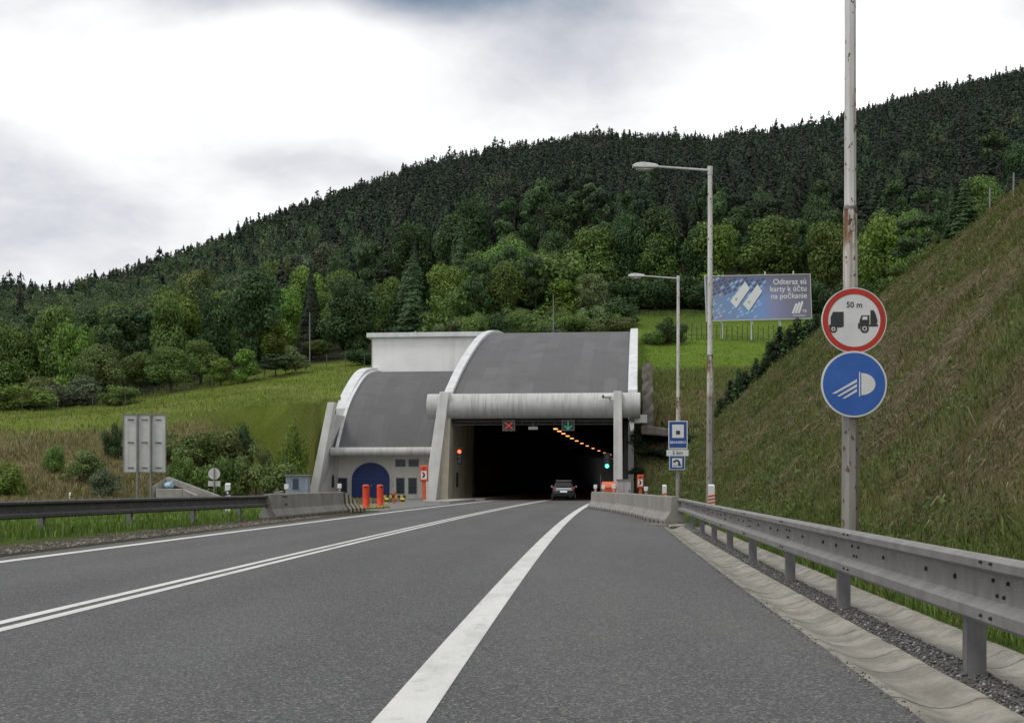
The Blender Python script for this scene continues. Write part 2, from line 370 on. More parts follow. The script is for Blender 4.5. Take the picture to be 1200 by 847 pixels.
    # --- foliage: colour carried by the leaves themselves (tint), a little wander, some light passing through
    def leafmat(name, gain, transl, hue=0.06):
        m, t, b = new_mat(name)
        a = t.n('ShaderNodeAttribute', {'attribute_name': 'tint'}).outputs[0]
        oi = t.n('ShaderNodeObjectInfo')
        hs = t.n('ShaderNodeHueSaturation', Color=a)
        t.set(hs.inputs['Hue'], t.math('ADD', 0.5 - hue/2*0.5, t.math('MULTIPLY', oi.outputs['Random'], hue*0.5)))
        t.set(hs.inputs['Value'], t.math('ADD', gain*0.82, t.math('MULTIPLY', oi.outputs['Random'], gain*0.36)))
        b.inputs['Roughness'].default_value = 0.65; b.inputs['Specular IOR Level'].default_value = 0.25
        t.set(b.inputs['Base Color'], hs.outputs[0])
        tr = t.n('ShaderNodeBsdfTranslucent', Color=hs.outputs[0])
        mx = t.n('ShaderNodeMixShader', i0=transl, i1=b.outputs[0], i2=tr.outputs[0])
        t.L.new(mx.outputs[0], m.node_tree.nodes['Material Output'].inputs[0])
        return m
    M['leaf'] = leafmat('leaves', 1.0, 0.28)
    M['needle'] = leafmat('needles', 1.0, 0.12)
    M['forest'] = leafmat('forest_leaves', 1.0, 0.3, 0.0)
    M['blade'] = leafmat('grass_blades', 1.0, 0.3, 0.0)
    # --- ground: cover colour by place, wandering
    m, t, b = new_mat('ground_cover'); v = t.coord('Object')
    a = t.n('ShaderNodeAttribute', {'attribute_name': 'tint'}).outputs[0]
    n1 = t.noise(v, 0.7, 6, 0.7); n2 = t.noise(v, 7.0, 5, 0.7)
    c = t.mix(t.math('MULTIPLY', t.smooth(n1, 0.4, 0.7), 0.45), a, t.mix(1.0, a, (1.45, 1.15, 0.9), 'MULTIPLY'))
    c = t.mix(t.math('MULTIPLY', t.smooth(n2, 0.42, 0.72), 0.6), c, t.mix(1.0, a, (0.5, 0.55, 0.5), 'MULTIPLY'))
    t.set(b.inputs['Base Color'], c); b.inputs['Roughness'].default_value = 0.95; b.inputs['Specular IOR Level'].default_value = 0.1
    t.set(b.inputs['Normal'], t.bump(t.math('ADD', n1, n2), 0.8, 0.25)); M['ground'] = m
    M['gravel'] = pmat('gravel_stone', (0.13, 0.127, 0.12), (0.06, 0.06, 0.058), 18, 0.95, bump=0.8, bscale=60, spots=(0.3, 0.29, 0.27), spot_scale=32, spot_cut=0.64)
    M['dirtedge'] = pmat('dirty_verge', (0.13, 0.115, 0.085), (0.07, 0.065, 0.045), 5, 0.95, bump=0.8, bscale=25, spots=(0.28, 0.27, 0.24), spot_scale=14, spot_cut=0.67)
mats()

# ------------------------------------------------------------------ text on signs, turned into flat lettering
def lettering(body, size, parent, loc, mat, align='CENTER', name='lettering', rz=0.0, spacing=1.0, bold=0.0, roll=0.0):
    cu = bpy.data.curves.new(name, 'FONT'); cu.body = body; cu.size = size; cu.align_x = align; cu.align_y = 'CENTER'
    cu.extrude = 0.0015; cu.offset = bold; cu.space_line = 0.95; cu.space_character = spacing
    tmp = bpy.data.objects.new('tmp_text', cu); COL.objects.link(tmp)
    bpy.context.view_layer.update()
    me = bpy.data.meshes.new_from_object(tmp.evaluated_get(bpy.context.evaluated_depsgraph_get()))
    me.name = name
    bpy.data.objects.remove(tmp); bpy.data.curves.remove(cu)
    me.materials.clear(); me.materials.append(mat)
    o = bpy.data.objects.new(name, me); COL.objects.link(o); o.parent = parent
    o.location = loc; o.rotation_euler = (PI/2, roll, rz)
    return o
# ------------------------------------------------------------------ camera, sky, sun
cam = bpy.data.cameras.new('camera'); co = bpy.data.objects.new('camera', cam); COL.objects.link(co)
co.location = (0, 0, EYE); co.rotation_euler = (PI/2, 0, 0)
cam.sensor_width = 36.0; cam.sensor_fit = 'HORIZONTAL'; cam.lens = 36.0*FL/1200.0
cam.shift_y = (HORIZON - 423.5)/1200.0
cam.clip_start = 0.1; cam.clip_end = 4000
scene.camera = co
SUN_EL, SUN_AZ = R(58), R(238)            # azimuth clockwise from +Y: behind and to the left
w = bpy.data.worlds.new('World'); scene.world = w; w.use_nodes = True
for n in list(w.node_tree.nodes): w.node_tree.nodes.remove(n)
t = NT(w.node_tree)
sky = t.n('ShaderNodeTexSky', {'sky_type': 'NISHITA', 'sun_disc': False, 'sun_elevation': SUN_EL, 'sun_rotation': SUN_AZ, 'air_density': 1.0, 'dust_density': 1.5})
d = t.coord('Generated'); X, Y, Z = t.xyz(d)
zz = t.math('ADD', t.math('MAXIMUM', Z, 0.0), 0.16)
px = t.math('DIVIDE', X, zz); py = t.math('DIVIDE', Y, zz)
flat = t.combine(px, py, 0.0)
warp = t.n('ShaderNodeTexNoise', Vector=flat, Scale=1.3, Detail=4.0)
wx, wy, wz = t.xyz(warp.outputs['Color'])
# slopes of the view direction, for the cloud masses standing over the valley ahead
yf = t.math('MAXIMUM', Y, 0.05)
sx = t.math('ADD', t.math('DIVIDE', X, yf), t.math('MULTIPLY', t.math('SUBTRACT', wx, 0.5), 0.09))
sz = t.math('ADD', t.math('DIVIDE', Z, yf), t.math('MULTIPLY', t.math('SUBTRACT', wy, 0.5), 0.08))
fb = t.noise(t.combine(t.math('MULTIPLY', sx, 1.0), t.math('MULTIPLY', sz, 1.9), 0.3), 7.0, 8, 0.56, 0.1)
n1 = t.noise(flat, 0.75, 8, 0.58, 0.1)
gaps = None
def mass(cx, cy, rx, ry, amt):
    a = t.math('DIVIDE', t.math('SUBTRACT', sx, (cx - MIDX)/FL), rx/FL)
    b = t.math('DIVIDE', t.math('SUBTRACT', sz, (HORIZON - cy)/FL), ry/FL)
    r2 = t.math('ADD', t.math('MULTIPLY', a, a), t.math('MULTIPLY', b, b))
    return t.math('MULTIPLY', t.math('EXPONENT', t.math('MULTIPLY', r2, -1.0)), amt)
dark = None
for a in ((475, -8, 120, 48, 0.66), (610, -10, 160, 46, 0.40), (255, -2, 110, 34, 0.34), (720, 40, 170, 70, 0.10), (620, 105, 130, 50, -.06), (30, 20, 130, 50, 0.14), (225, 105, 50, 30, 0.20), (40, 250, 170, 60, 0.26), (300, 175, 120, 34, 0.10), (120, 180, 90, 30, .06),
          (690, 110, 170, 45, 0.04), (400, 190, 130, 40, 0.04), (500, -260, 420, 120, 0.30), (1300, 10, 160, 80, 0.1), (560, 95, 130, 40, 0.02), (190, 95, 150, 48, -0.34), (370, 75, 90, 55, -0.30), (960, 100, 170, 120, -0.42), (330, 235, 130, 50, -0.16), (20, 75, 90, 28, -.12), (470, 150, 120, 30, -.08)):
    dd = mass(*a); dark = dd if dark is None else t.math('ADD', dark, dd)
dark = t.math('MULTIPLY', dark, t.smooth(Y, 0.0, 0.25))
tex = t.math('MULTIPLY', t.math('SUBTRACT', fb, 0.52), 0.9)
rest = t.math('MULTIPLY', t.math('SUBTRACT', n1, 0.5), 0.5)
lum = t.math('SUBTRACT', t.math('SUBTRACT', t.math('SUBTRACT', 0.985, dark), tex), rest)
lum = t.math('MINIMUM', t.math('MAXIMUM', lum, 0.30), 1.35)
tintc = t.ramp(lum, [(0.40, (0.66, 0.83, 1.06)), (0.62, (0.90, 0.935, 1.03)), (0.95, (0.985, 0.99, 1.0))])
cloud = t.mix(1.0, tintc, t.combine(lum, lum, lum), 'MULTIPLY')
bg1 = t.n('ShaderNodeBackground', Color=sky.outputs[0], Strength=0.1)
bg2 = t.n('ShaderNodeBackground', Color=cloud, Strength=1.0)
mx = t.n('ShaderNodeMixShader', i0=0.94, i1=bg1.outputs[0], i2=bg2.outputs[0])
out = t.n('ShaderNodeOutputWorld'); t.L.new(mx.outputs[0], out.inputs[0])
sd = bpy.data.lights.new('sun', 'SUN'); so = bpy.data.objects.new('sun', sd); COL.objects.link(so)
sd.energy = 1.35; sd.angle = R(14); sd.color = (1.0, 0.955, 0.88)
sdir = Vector((math.sin(SUN_AZ)*math.cos(SUN_EL), math.cos(SUN_AZ)*math.cos(SUN_EL), math.sin(SUN_EL)))
so.rotation_euler = (-sdir).to_track_quat('-Z', 'Y').to_euler(); so.location = (-20, -20, 40)
vs = scene.view_settings
vs.view_transform = 'Standard'; vs.look = 'None'; vs.gamma = 1.0; vs.exposure = 0.0; vs.use_curve_mapping = False
scene.cycles.max_bounces = 6; scene.cycles.diffuse_bounces = 3; scene.cycles.glossy_bounces = 2; scene.cycles.transmission_bounces = 2
scene.cycles.use_denoising = True
scene.cycles.denoiser = 'OPENIMAGEDENOISE'; scene.cycles.denoising_prefilter = 'ACCURATE'; scene.cycles.denoising_input_passes = 'RGB_ALBEDO_NORMAL'
scene.cycles.sample_clamp_indirect = 1.5

# ------------------------------------------------------------------ road alignment
def C(Y):
    u = np.asarray(Y, float) - 10.4
    return -4.16 + 0.058*u + 0.00025*u*u
def Cx(Y):                       # for the land: straightens beyond the portal
    Y = np.asarray(Y, float)
    return np.where(Y <= 100, np.where(Y < -20, C(-20) + 0.043*(Y + 20), C(Y)), C(100) + 0.1028*(Y - 100))
def A(Y):                        # right asphalt edge
    Y = np.asarray(Y, float)
    return Cx(Y) + 6.4 + 0.012*(np.clip(Y, -20, 48) - 6)
def Cf(y): return float(C(y))
def Af(y): return float(A(y))
HEAD = math.atan(0.1)
OX, OY = Cf(95), 95.0            # portal frame: u to the right, v into the hill
def W(u, v, z=0.0):
    return Vector((OX + u*math.cos(HEAD) + v*math.sin(HEAD), OY - u*math.sin(HEAD) + v*math.cos(HEAD), z))
def toUV(X, Y):
    dx, dy = X - OX, Y - OY
    return dx*math.cos(HEAD) - dy*math.sin(HEAD), dx*math.sin(HEAD) + dy*math.cos(HEAD)
def catmull(pts, n=8):
    P = [np.array(p, float) for p in pts]; P = [2*P[0]-P[1]] + P + [2*P[-1]-P[-2]]
    out = []
    for i in range(1, len(P)-2):
        for k in range(n):
            s = k/n
            out.append(0.5*((2*P[i]) + (-P[i-1]+P[i+1])*s + (2*P[i-1]-5*P[i]+4*P[i+1]-P[i+2])*s*s + (-P[i-1]+3*P[i]-3*P[i+1]+P[i+2])*s**3))
    out.append(P[-2])
    return [tuple(float(x) for x in p) for p in out]
MAIN = catmull([(-0.3, 7.85), (5.0, 9.95), (12.0, 12.25), (20.0, 14.4), (29.0, 15.9), (38.5, 16.6), (44.0, 16.7)])
SIDE = catmull([(9.9, 4.2), (12.6, 6.85), (15.7, 8.9), (21.0, 11.1), (26.8, 12.05), (31.0, 12.2)])

# ------------------------------------------------------------------ land
def smst(a, b, x):
    q = np.clip((x - a)/(b - a), 0, 1); return q*q*(3 - 2*q)
def vnoise(x, y, seed=0):
    def h(i, j): 
        n = np.sin(i*127.1 + j*311.7 + seed*74.7)*43758.5453
        return n - np.floor(n)
    xi, yi = np.floor(x), np.floor(y); fx, fy = x - xi, y - yi
    fx = fx*fx*(3-2*fx); fy = fy*fy*(3-2*fy)
    return (h(xi, yi)*(1-fx)+h(xi+1, yi)*fx)*(1-fy) + (h(xi, yi+1)*(1-fx)+h(xi+1, yi+1)*fx)*fy
def fbm(x, y, o=4, seed=0):
    s, a, f = 0, 0.5, 1.0
    for k in range(o): s = s + a*(vnoise(x*f, y*f, seed+k) - 0.5); a *= 0.5; f *= 2.03
    return s
SIL = np.array([(-400, 300), (-200, 318), (0, 328), (60, 336), (130, 320), (200, 300), (260, 278), (320, 252), (380, 230), (420, 217), (450, 205), (500, 188), (560, 175), (620, 167),
                (700, 155), (760, 158), (830, 160), (900, 151), (960, 143), (1010, 128), (1060, 113), (1110, 101), (1160, 90), (1200, 78), (1400, 40), (1600, 20)], float)
TREE_H = 10.5
def ridgeR(p): return np.interp(p, [-400, 0, 300, 600, 900, 1200, 1600], [420, 440, 500, 560, 600, 640, 680])
def toe(Y): return np.interp(Y, [-40, 0, 10, 20, 37, 62, 80, 92, 100], [2.2, 3.9, 4.65, 5.45, 6.6, 7.9, 8.3, 8.7, 9.4])
def cap(Y): return np.interp(Y, [-60, 30, 50, 65, 80, 85, 90, 95, 100], [17, 16.5, 15.2, 12.0, 10.2, 8.4, 6.2, 2.9, 1.2])
SLOPE = 0.97
def land(X, Y):
    X = np.asarray(X, float); Y = np.asarray(Y, float)
    Ys = np.maximum(Y, 30.0)
    p = MIDX + FL*X/Ys
    z0 = np.interp(Y, [60, 72, 95, 110, 180], [-.1, .2, 5.3, 7.1, 11])
    z1 = np.interp(Y, [60, 88, 105, 135, 180], [-.1, .3, 7.3, 13.1, 20])
    z2 = np.interp(Y, [91, 97.5, 108, 120, 130, 140, 160, 180], [-.2, 5.4, 11, 14.6, 16.1, 17.1, 22.5, 27])
    tA = smst(-50, 400, p); tB = smst(430, 640, p)
    zb = (z0*(1-tA) + z1*tA)*(1-tB) + z2*tB
    Rr = ridgeR(p)
    zr = EYE + (HORIZON - np.interp(p, SIL[:, 0], SIL[:, 1]))*Rr/FL - TREE_H
    q = (Y - 180)/(Rr - 180)
    hill = zb + (zr - zb)*np.clip(q, 0, 1)**0.97 - np.maximum(Y - Rr, 0)*0.25
    z = np.where(Y > 180, hill, zb)
    z = z + smst(190, 300, Y)*fbm(X/60, Y/60, 3, 3)*9*(1 - smst(0.7, 1.0, q))
    z = z + smst(70, 80, Y)*fbm(X/9, Y/9, 4, 5)*0.9*(1-smst(200, 260, Y))
    # cut slope on the right
    dd = X - toe(Y)
    line = SLOPE*dd*(1 + 0.06*fbm(X/5, Y/5, 3, 8)) + fbm(X/2.2, Y/2.2, 4, 9)*0.6*smst(0.2, 2.5, dd) + fbm(X/7, Y/7, 3, 19)*2.0*smst(1, 4.5, dd)
    top = cap(Y) + 0.05*(dd - cap(Y)/SLOPE) + fbm(X/5, Y/5, 3, 14)*1.7
    k = 0.5
    hmix = np.clip(0.5 + 0.5*(top - line)/k, 0, 1)
    cut = top*(1-hmix) + line*hmix - k*hmix*(1-hmix)
    cut = np.where(dd > 0, np.maximum(cut, 0), 0.0) + np.where(dd > -3, 0.02 + 0.06*smst(-1.2, 0, dd), 0.0)*(dd < 0.2)
    z = np.where((dd > 0) & (Y < 112), np.maximum(z, cut), z)
    z = np.where((X > 0) & (dd <= 0) & (Y < 90), np.maximum(cut, 0.02), z)
    # left verge
    s = X - Cx(Y)
    lv = 0.03 + 0.10*smst(-5.5, -9, s) + fbm(X/1.2, Y/1.2, 3, 21)*0.08*smst(-4.9, -6, s)
    z = np.where((s < 0) & (Y < 72), np.maximum(z, lv), z)
    # portal forecourt stays level
    u, v = toUV(X, Y)
    court = smst(-28, -20.9, u)*(1 - smst(6.6, 8.4, u))*(1 - smst(-.2, .2, v - 9.9*(u < -7.6)))*smst(50, 56, Y)
    z = z*(1-court) + np.where(z > -0.06, -0.06, z)*court
    # bed of the road and its channels
    a = X - A(Y)
    road = (1 - smst(-4.35, -4.62, s)) * np.where(Y < 46, 1 - smst(1.22, 1.31, a), 1 - smst(0.6, 1.2, a)) * (Y < 100)
    z = z - road*0.27*np.where(z < 0.5, 1, 0)
    return z
def land1(x, y): return float(land(np.array([x]), np.array([y]))[0])

cs = np.concatenate([-np.geomspace(700, 62, 26), np.arange(-60, -22, 1.3), np.arange(-22, -5, .45), [-4.9, -4.62, -4.5, -4.35, -4, 0, 4]])
ca = np.concatenate([[-0.4, 0.5, 1.20, 1.25, 1.29, 1.33, 1.5, 1.8], np.arange(2.1, 30, .4), np.arange(30, 80, 1.6), np.geomspace(82, 700, 28)])
rows = np.concatenate([np.arange(-60, 0, 5), np.arange(0, 112, .75), np.arange(112, 200, 2.0), np.arange(200, 720, 8.0), np.arange(720, 950, 25)])
YY = np.repeat(rows, len(cs)+len(ca)).reshape(len(rows), -1)
XX = np.concatenate([Cx(rows)[:, None] + cs[None, :], A(rows)[:, None] + ca[None, :]], 1)
ZZ = land(XX, YY)
U_, V_ = toUV(XX, YY)
infoot = (U_ > -18.9) & (U_ < 6.9) & (V_ > 9.0*(U_ < -7.6)) & (V_ < 41)
flk = (U_ > -19.75) & (U_ < -7.6) & (V_ > 6) & (V_ < 14.2)
main_z = np.interp(V_, [p[0] for p in MAIN], [p[1] for p in MAIN]); side_z = np.interp(V_, [p[0] for p in SIDE], [p[1] for p in SIDE])
ZZ = np.where(infoot, np.where(U_ > -7.6, np.where(V_ > 40, ZZ, np.minimum(ZZ, main_z - 1.0)), np.where(V_ < 31, np.minimum(ZZ, side_z - 1.0), np.minimum(ZZ, 14.5))), ZZ)
ZZ = np.where(flk, -.12, ZZ)
hole = (U_ > -18.2) & (U_ < 6.25) & (V_ > -0.9 + 10.5*(U_ < -7.6)) & (V_ < np.where(U_ > -7.6, 36, 25))
nr, nc = XX.shape
idx = np.arange(nr*nc).reshape(nr, nc)
F = np.stack([idx[:-1, :-1], idx[:-1, 1:], idx[1:, 1:], idx[1:, :-1]], -1).reshape(-1, 4)
kill = hole.ravel()[F].any(1)
F = F[~kill]
# cover colours by place
def cover(X, Y, Z):
    def c(*v): return np.array(v)[None, :]
    x, y, z = X.ravel(), Y.ravel(), Z.ravel()
    p = MIDX + FL*x/np.maximum(y, 30)
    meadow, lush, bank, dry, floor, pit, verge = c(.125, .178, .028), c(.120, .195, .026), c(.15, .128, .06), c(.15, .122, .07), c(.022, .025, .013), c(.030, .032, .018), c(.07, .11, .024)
    n = fbm(x/7, y/7, 4, 31)[:, None]; n2 = fbm(x/2.5, y/2.5, 4, 33)[:, None]
    out = np.repeat(verge, len(x), 0)
    def put(mask, col):
        nonlocal out
        m = np.clip(mask, 0, 1)
        if m.ndim == 1: m = m[:, None]
        out = out*(1-m) + col*m
    lb = smst(62, 74, y)*(x < 0)
    brow = np.interp(p, [0, 400], [93.5, 107])
    put(lb, bank*(1+n2*0.9)); put((lb*(smst(-.05, .2, n[:, 0])))*0.7, c(.095, .115, .038)); put(lb*smst(.1, .3, n2[:, 0])*0.6, c(.21, .18, .11))
    put(smst(-3, 4, y - brow)*(p < 520), meadow*(1+n*0.9+n2*.5)); put(smst(-3, 4, y - brow)*(p < 520)*smst(.0, .25, n2[:, 0])*0.6, c(.22, .205, .085))
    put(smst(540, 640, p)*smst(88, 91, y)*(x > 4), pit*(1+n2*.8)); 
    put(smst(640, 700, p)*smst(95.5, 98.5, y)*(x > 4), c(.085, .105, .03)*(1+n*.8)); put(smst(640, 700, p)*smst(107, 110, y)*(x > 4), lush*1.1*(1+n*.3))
    dd = x - toe(y)
    cutm = smst(.4, 1.4, dd)*(y < 104)
    mixg = smst(-.12, .16, fbm(dd/2.4, y/6, 4, 41)); mixg = np.clip(mixg - 0.3*smst(24, 60, z*8), 0, 1)
    put(cutm, dry*(1+n2*.7)); put(cutm*mixg*0.85, c(.10, .135, .04)); put(cutm*smst(.5, .2, np.abs(z - cap(y)+.4)/2)*.6, c(.11, .14, .04))
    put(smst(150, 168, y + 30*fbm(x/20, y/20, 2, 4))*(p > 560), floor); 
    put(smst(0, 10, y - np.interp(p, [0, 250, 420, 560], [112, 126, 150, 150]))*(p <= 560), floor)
    put(smst(133, 136, y)*(p > 500)*(1-smst(722, 735, p)), c(.05, .062, .024)*(1+n2))
    put(((x - Cx(y)) > -6.1).astype(float)*((x - Cx(y)) < 0)*(y < 60), c(.10, .09, .065)*(1+n2))
    return np.clip(out, .004, 1)
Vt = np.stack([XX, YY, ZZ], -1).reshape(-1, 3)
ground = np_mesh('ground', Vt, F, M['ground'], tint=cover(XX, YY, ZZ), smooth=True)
tag(ground, kind='structure')

# ------------------------------------------------------------------ carriageway, markings, drainage
def strip(name, ys, fl, fr, z, mat, kind='structure'):
    ys = np.asarray(ys, float)
    L = np.stack([fl(ys), ys, np.full_like(ys, z)], 1); Rr = np.stack([fr(ys), ys, np.full_like(ys, z)], 1)
    V = np.stack([L, Rr], 1).reshape(-1, 3); n = len(ys)
    Fq = np.array([(2*i, 2*i+1, 2*i+3, 2*i+2) for i in range(n-1)])
    return tag(np_mesh(name, V, Fq, mat), kind=kind)
ys = np.concatenate([np.arange(-30, 100, 1.0), np.arange(100, 250, 3.0)])
def redge(y): return np.where(y < 52, A(y), np.where(y < 93.0, C(y) + 6.95, C(y) + 5.3))
strip('road', ys, lambda y: C(y) - np.where(y < 56, 4.62, np.where(y < 94, 4.9, 7.2)), redge, 0.0, M['asphalt'])
yl = np.concatenate([np.arange(-30, 96, 1.5), np.arange(96, 240, 3.0)])
strip('edge_line_right', yl, lambda y: C(y)+3.72, lambda y: C(y)+3.985, 0.004, M['paint'])
strip('centre_line_left', yl, lambda y: C(y)-0.185, lambda y: C(y)-0.06, 0.004, M['paint'])
strip('centre_line_right', yl, lambda y: C(y)+0.055, lambda y: C(y)+0.18, 0.004, M['paint'])
strip('edge_line_left', yl, lambda y: C(y)-4.03-0.004*np.maximum(40-y, 0), lambda y: C(y)-3.80-0.004*np.maximum(40-y, 0), 0.004, M['paint'])
jn = MB()
jn.slab([(Cf(88)+.15, 88.0), (Cf(88)+3.6, 87.7), (Cf(88)+3.6, 87.95), (Cf(88)+.15, 88.25)], 0.001, 0.006)
tag(jn.build('road_joint', M['channel']), kind='structure')
# forecourt paving before the side bay
pv = MB(); pts = [(Cf(58)-4.92, 58), (-9.5, 57.5), (-13.8, 62), W(-20.6, 6), W(-18.9, 13.6), W(-7.3, 13.6), W(-7.25, -1.2), (Cf(88)-4.92, 88), (Cf(74)-4.92, 74)]
pv.slab([(p[0], p[1]) for p in pts], -0.2, -0.012)
tag(pv.build('forecourt_paving', pmat('forecourt_paving', (0.17, 0.17, 0.165), (0.125, 0.125, 0.12), 0.8, 0.9, bump=0.2)), kind='structure')
kp = [(float(C(y))-5.0, float(y), 0) for y in np.arange(80, 94, 1.0)]
kb = MB(); kb.sweep([(-1.6, -.1), (-1.6, .14), (-.02, .14), (0.0, .12), (0.0, -.1)], kp, closed=True, caps=True)
tag(kb.build('kerb', M['concrete']), kind='structure')
# concrete channel units
def channel(name, off, width, y0, y1, unit, depth, z0, mat):
    mb = MB(); y = y0; k = 0
    prof0 = [(0, 0), (0.06, -.004)] + [(0.06 + (width-.12)*q, -depth*math.sin(PI*q)**0.8) for q in (.12, .25, .38, .5, .62, .75, .88)] + [(width-.06, -.004), (width, 0)]
    while y < y1:
        ye = min(y + unit - .009, y1)
        jx, jz = RND.uniform(-.003, .003), RND.uniform(-.003, .002)
        path = [(Af(yy) + off + jx, yy, z0 + jz) for yy in np.linspace(y, ye, 3)]
        mb.sweep([(o, z) for o, z in prof0] + [(width, -.25), (0, -.25)], path, closed=True, caps=True, mi=0)
        y += unit; k += 1
    bed = [(Af(yy)+off, yy, z0-depth-.02) for yy in np.arange(y0, y1+.5, 1.0)]
    mb.sweep([(.02, -.02), (width-.02, -.02)], bed, mi=1)
    bed2 = [(Af(yy)+off, yy, z0) for yy in np.arange(y0, y1+.5, 1.0)]
    mb.sweep([(o, z-.03) for o, z in prof0], bed2, mi=1)
    return tag(mb.build(name, [mat, M['joint']], smooth=50), kind='structure')
channel('drain_channel_inner', 0.0, 0.52, 1.0, 35.5, 0.33, 0.06, 0.004, M['channel'])
channel('drain_channel_outer', 0.80, 0.50, 1.0, 37.0, 0.42, 0.07, 0.0, M['channel'])
gb = MB(); gp = [(Af(y), y, -0.006) for y in np.arange(1, 42, 1.0)]
gb.sweep([(.50, -.02), (.58, .0), (.74, .0), (.82, -.02)], gp)
tag(gb.build('gravel_strip', M['gravel']), kind='structure')
# loose chippings in the strip
V = []; Fs = []; n = 5200
gy = 5.5 + (rng.random(n)**1.6)*26; go = 0.52 + rng.random(n)*.28
ed = rng.random(n) < .12; go = np.where(ed, -0.06 + rng.random(n)*.1, go)
base = np.array([(1, 0, 0), (0, 1, 0), (-1, 0, 0), (0, -1, 0), (0, 0, 1), (0, 0, -1)], float); tri = np.array([(0,1,4),(1,2,4),(2,3,4),(3,0,4),(1,0,5),(2,1,5),(3,2,5),(0,3,5)])
r = (.006 + rng.random(n)*.011)*np.where(ed, .6, 1)
P = base[None]*(r[:, None, None]*(0.6+rng.random((n, 6, 1))*.8)); th = rng.random(n)*6.28
Px = P[..., 0]*np.cos(th)[:, None] - P[..., 1]*np.sin(th)[:, None]; Py = P[..., 0]*np.sin(th)[:, None] + P[..., 1]*np.cos(th)[:, None]
V = np.stack([Px + (A(gy)+go)[:, None], Py + gy[:, None], P[..., 2]*.7 + .004], -1).reshape(-1, 3)
Fs = (tri[None] + 6*np.arange(n)[:, None, None]).reshape(-1, 3)
m, t, b = new_mat('chippings'); a_ = t.n('ShaderNodeAttribute', {'attribute_name': 'tint'}).outputs[0]; t.set(b.inputs['Base Color'], a_); b.inputs['Roughness'].default_value = .9
g = np.where(rng.random(n) < .08, .34, .05 + rng.random(n)*.11)
tag(np_mesh('gravel', V, Fs, m, tint=np.repeat(np.stack([g, g*.98, g*.94], 1), 6, 0)), kind='stuff')
# gully inlet at the end of the inner channel
gi = MB(); y = 35.7
gi.box(-.62, .02, -.04, .04, -.05, .075, 0); gi.box(-.1, .75, .7, .78, -.05, .05, 0); gi.box(0.0, .6, .1, .65, -.06, -.03, 1)
gi.hexa([(.02, .1, -.05), (.55, .15, -.05), (.5, 1.4, -.05), (-.35, 1.4, -.05)], [(.1, .1, .0), (.5, .15, .03), (.42, 1.4, .05), (-.3, 1.4, .0)], 0)
g_ = gi.build('drain_inlet', [M['channel'], M['joint']], bevel=.012); g_.location = (Af(y)+.12, y, 0); tag(g_, kind='structure')

# stones and crumbled soil along the left asphalt edge
n = 3800
gy = 17 + rng.random(n)**1.3*28; go = -4.66 - np.abs(rng.normal(size=n))*.55
r = (.012 + rng.random(n)**2*.035)
P = base[None]*(r[:, None, None]*(0.5+rng.random((n, 6, 1))*.9)); th = rng.random(n)*6.28
Px = P[..., 0]*np.cos(th)[:, None] - P[..., 1]*np.sin(th)[:, None]; Py = P[..., 0]*np.sin(th)[:, None] + P[..., 1]*np.cos(th)[:, None]
gx_ = Cx(gy)+go
V = np.stack([Px + gx_[:, None], Py + gy[:, None], P[..., 2]*.55 + np.maximum(land(gx_, gy), 0)[:, None] + .005], -1).reshape(-1, 3)
Fs = (tri[None] + 6*np.arange(n)[:, None, None]).reshape(-1, 3)
g = np.where(rng.random(n) < .2, .26, .07 + rng.random(n)*.10)
tag(np_mesh('rubble', V, Fs, m, tint=np.repeat(np.stack([g, g*.93, g*.80], 1), 6, 0)), kind='stuff')
# ================================================================== tunnel portal (local frame: x = u, y = v)
portal = empty('tunnel_portal', (OX, OY, 0), -HEAD, 'grey concrete tunnel portal with two curved roofs and a dark open mouth', 'tunnel portal')
# --- curved roofs
def shell(name, prof, u0, u1, th, mat):
    mb = MB(); n = 2
    top = prof; poly = [(p[0], p[1]) for p in top] + [(p[0]+.05, p[1]-th) for p in reversed(top)]
    mb.prism_u(poly, u0, u1)
    return mb.build(name, mat, portal, smooth=25)
def prism_strip(mb, prof, u0, u1, z_up, z_dn, mi=0):
    # band following a roof edge, built segment by segment as one skin
    up = [(p[0], p[1]+z_up) for p in prof]; dn = [(p[0], p[1]-z_dn) for p in prof]
    rings = [[(u0, a[0], a[1]), (u1, a[0], a[1]), (u1, b[0], b[1]), (u0, b[0], b[1])] for a, b in zip(up, dn)]
    mb.loft(rings, mi)
shell('roof', MAIN, -7.2, 6.35, .3, M['roof'])
o = shell('roof', SIDE, -18.1, -7.62, .3, M['roof_side'])
mb = MB(); prism_strip(mb, MAIN, -7.6, -6.95, .28, .9); mb.build('roof_rim', M['rim'], portal, smooth=25, bevel=.05)
mb = MB(); prism_strip(mb, MAIN[:-4], 6.05, 6.75, .3, 1.0); mb.build('roof_rim', M['rim'], portal, smooth=25, bevel=.05)
mb = MB(); prism_strip(mb, SIDE, -18.35, -18.08, .16, .5); mb.build('roof_rim', M['rim'], portal, smooth=25, bevel=.03)
outer = [(p[0]+0.9, p[1]+.55 - 0.28*max(0, (p[0]-20)/11)) for p in SIDE if p[1] > 7.0]
mb = MB(); prism_strip(mb, outer, -19.25, -18.36, .1, 1.3); mb.build('parapet', M['rim'], portal, smooth=25, bevel=.05)
# --- side walls closing the roofs
def side_wall(prof, u0, u1, zb):
    poly = [(p[0], p[1]-.35) for p in prof] + [(prof[-1][0], zb), (prof[0][0], zb)]
    mb = MB(); mb.prism_u(poly, u0, u1); return mb.build('side_wall', M['portal'], portal)
side_wall(MAIN, -7.55, -7.25, 5.0); side_wall(MAIN[2:], 6.1, 6.6, 5.9); side_wall(SIDE[3:], -18.3, -18.1, 3.5)
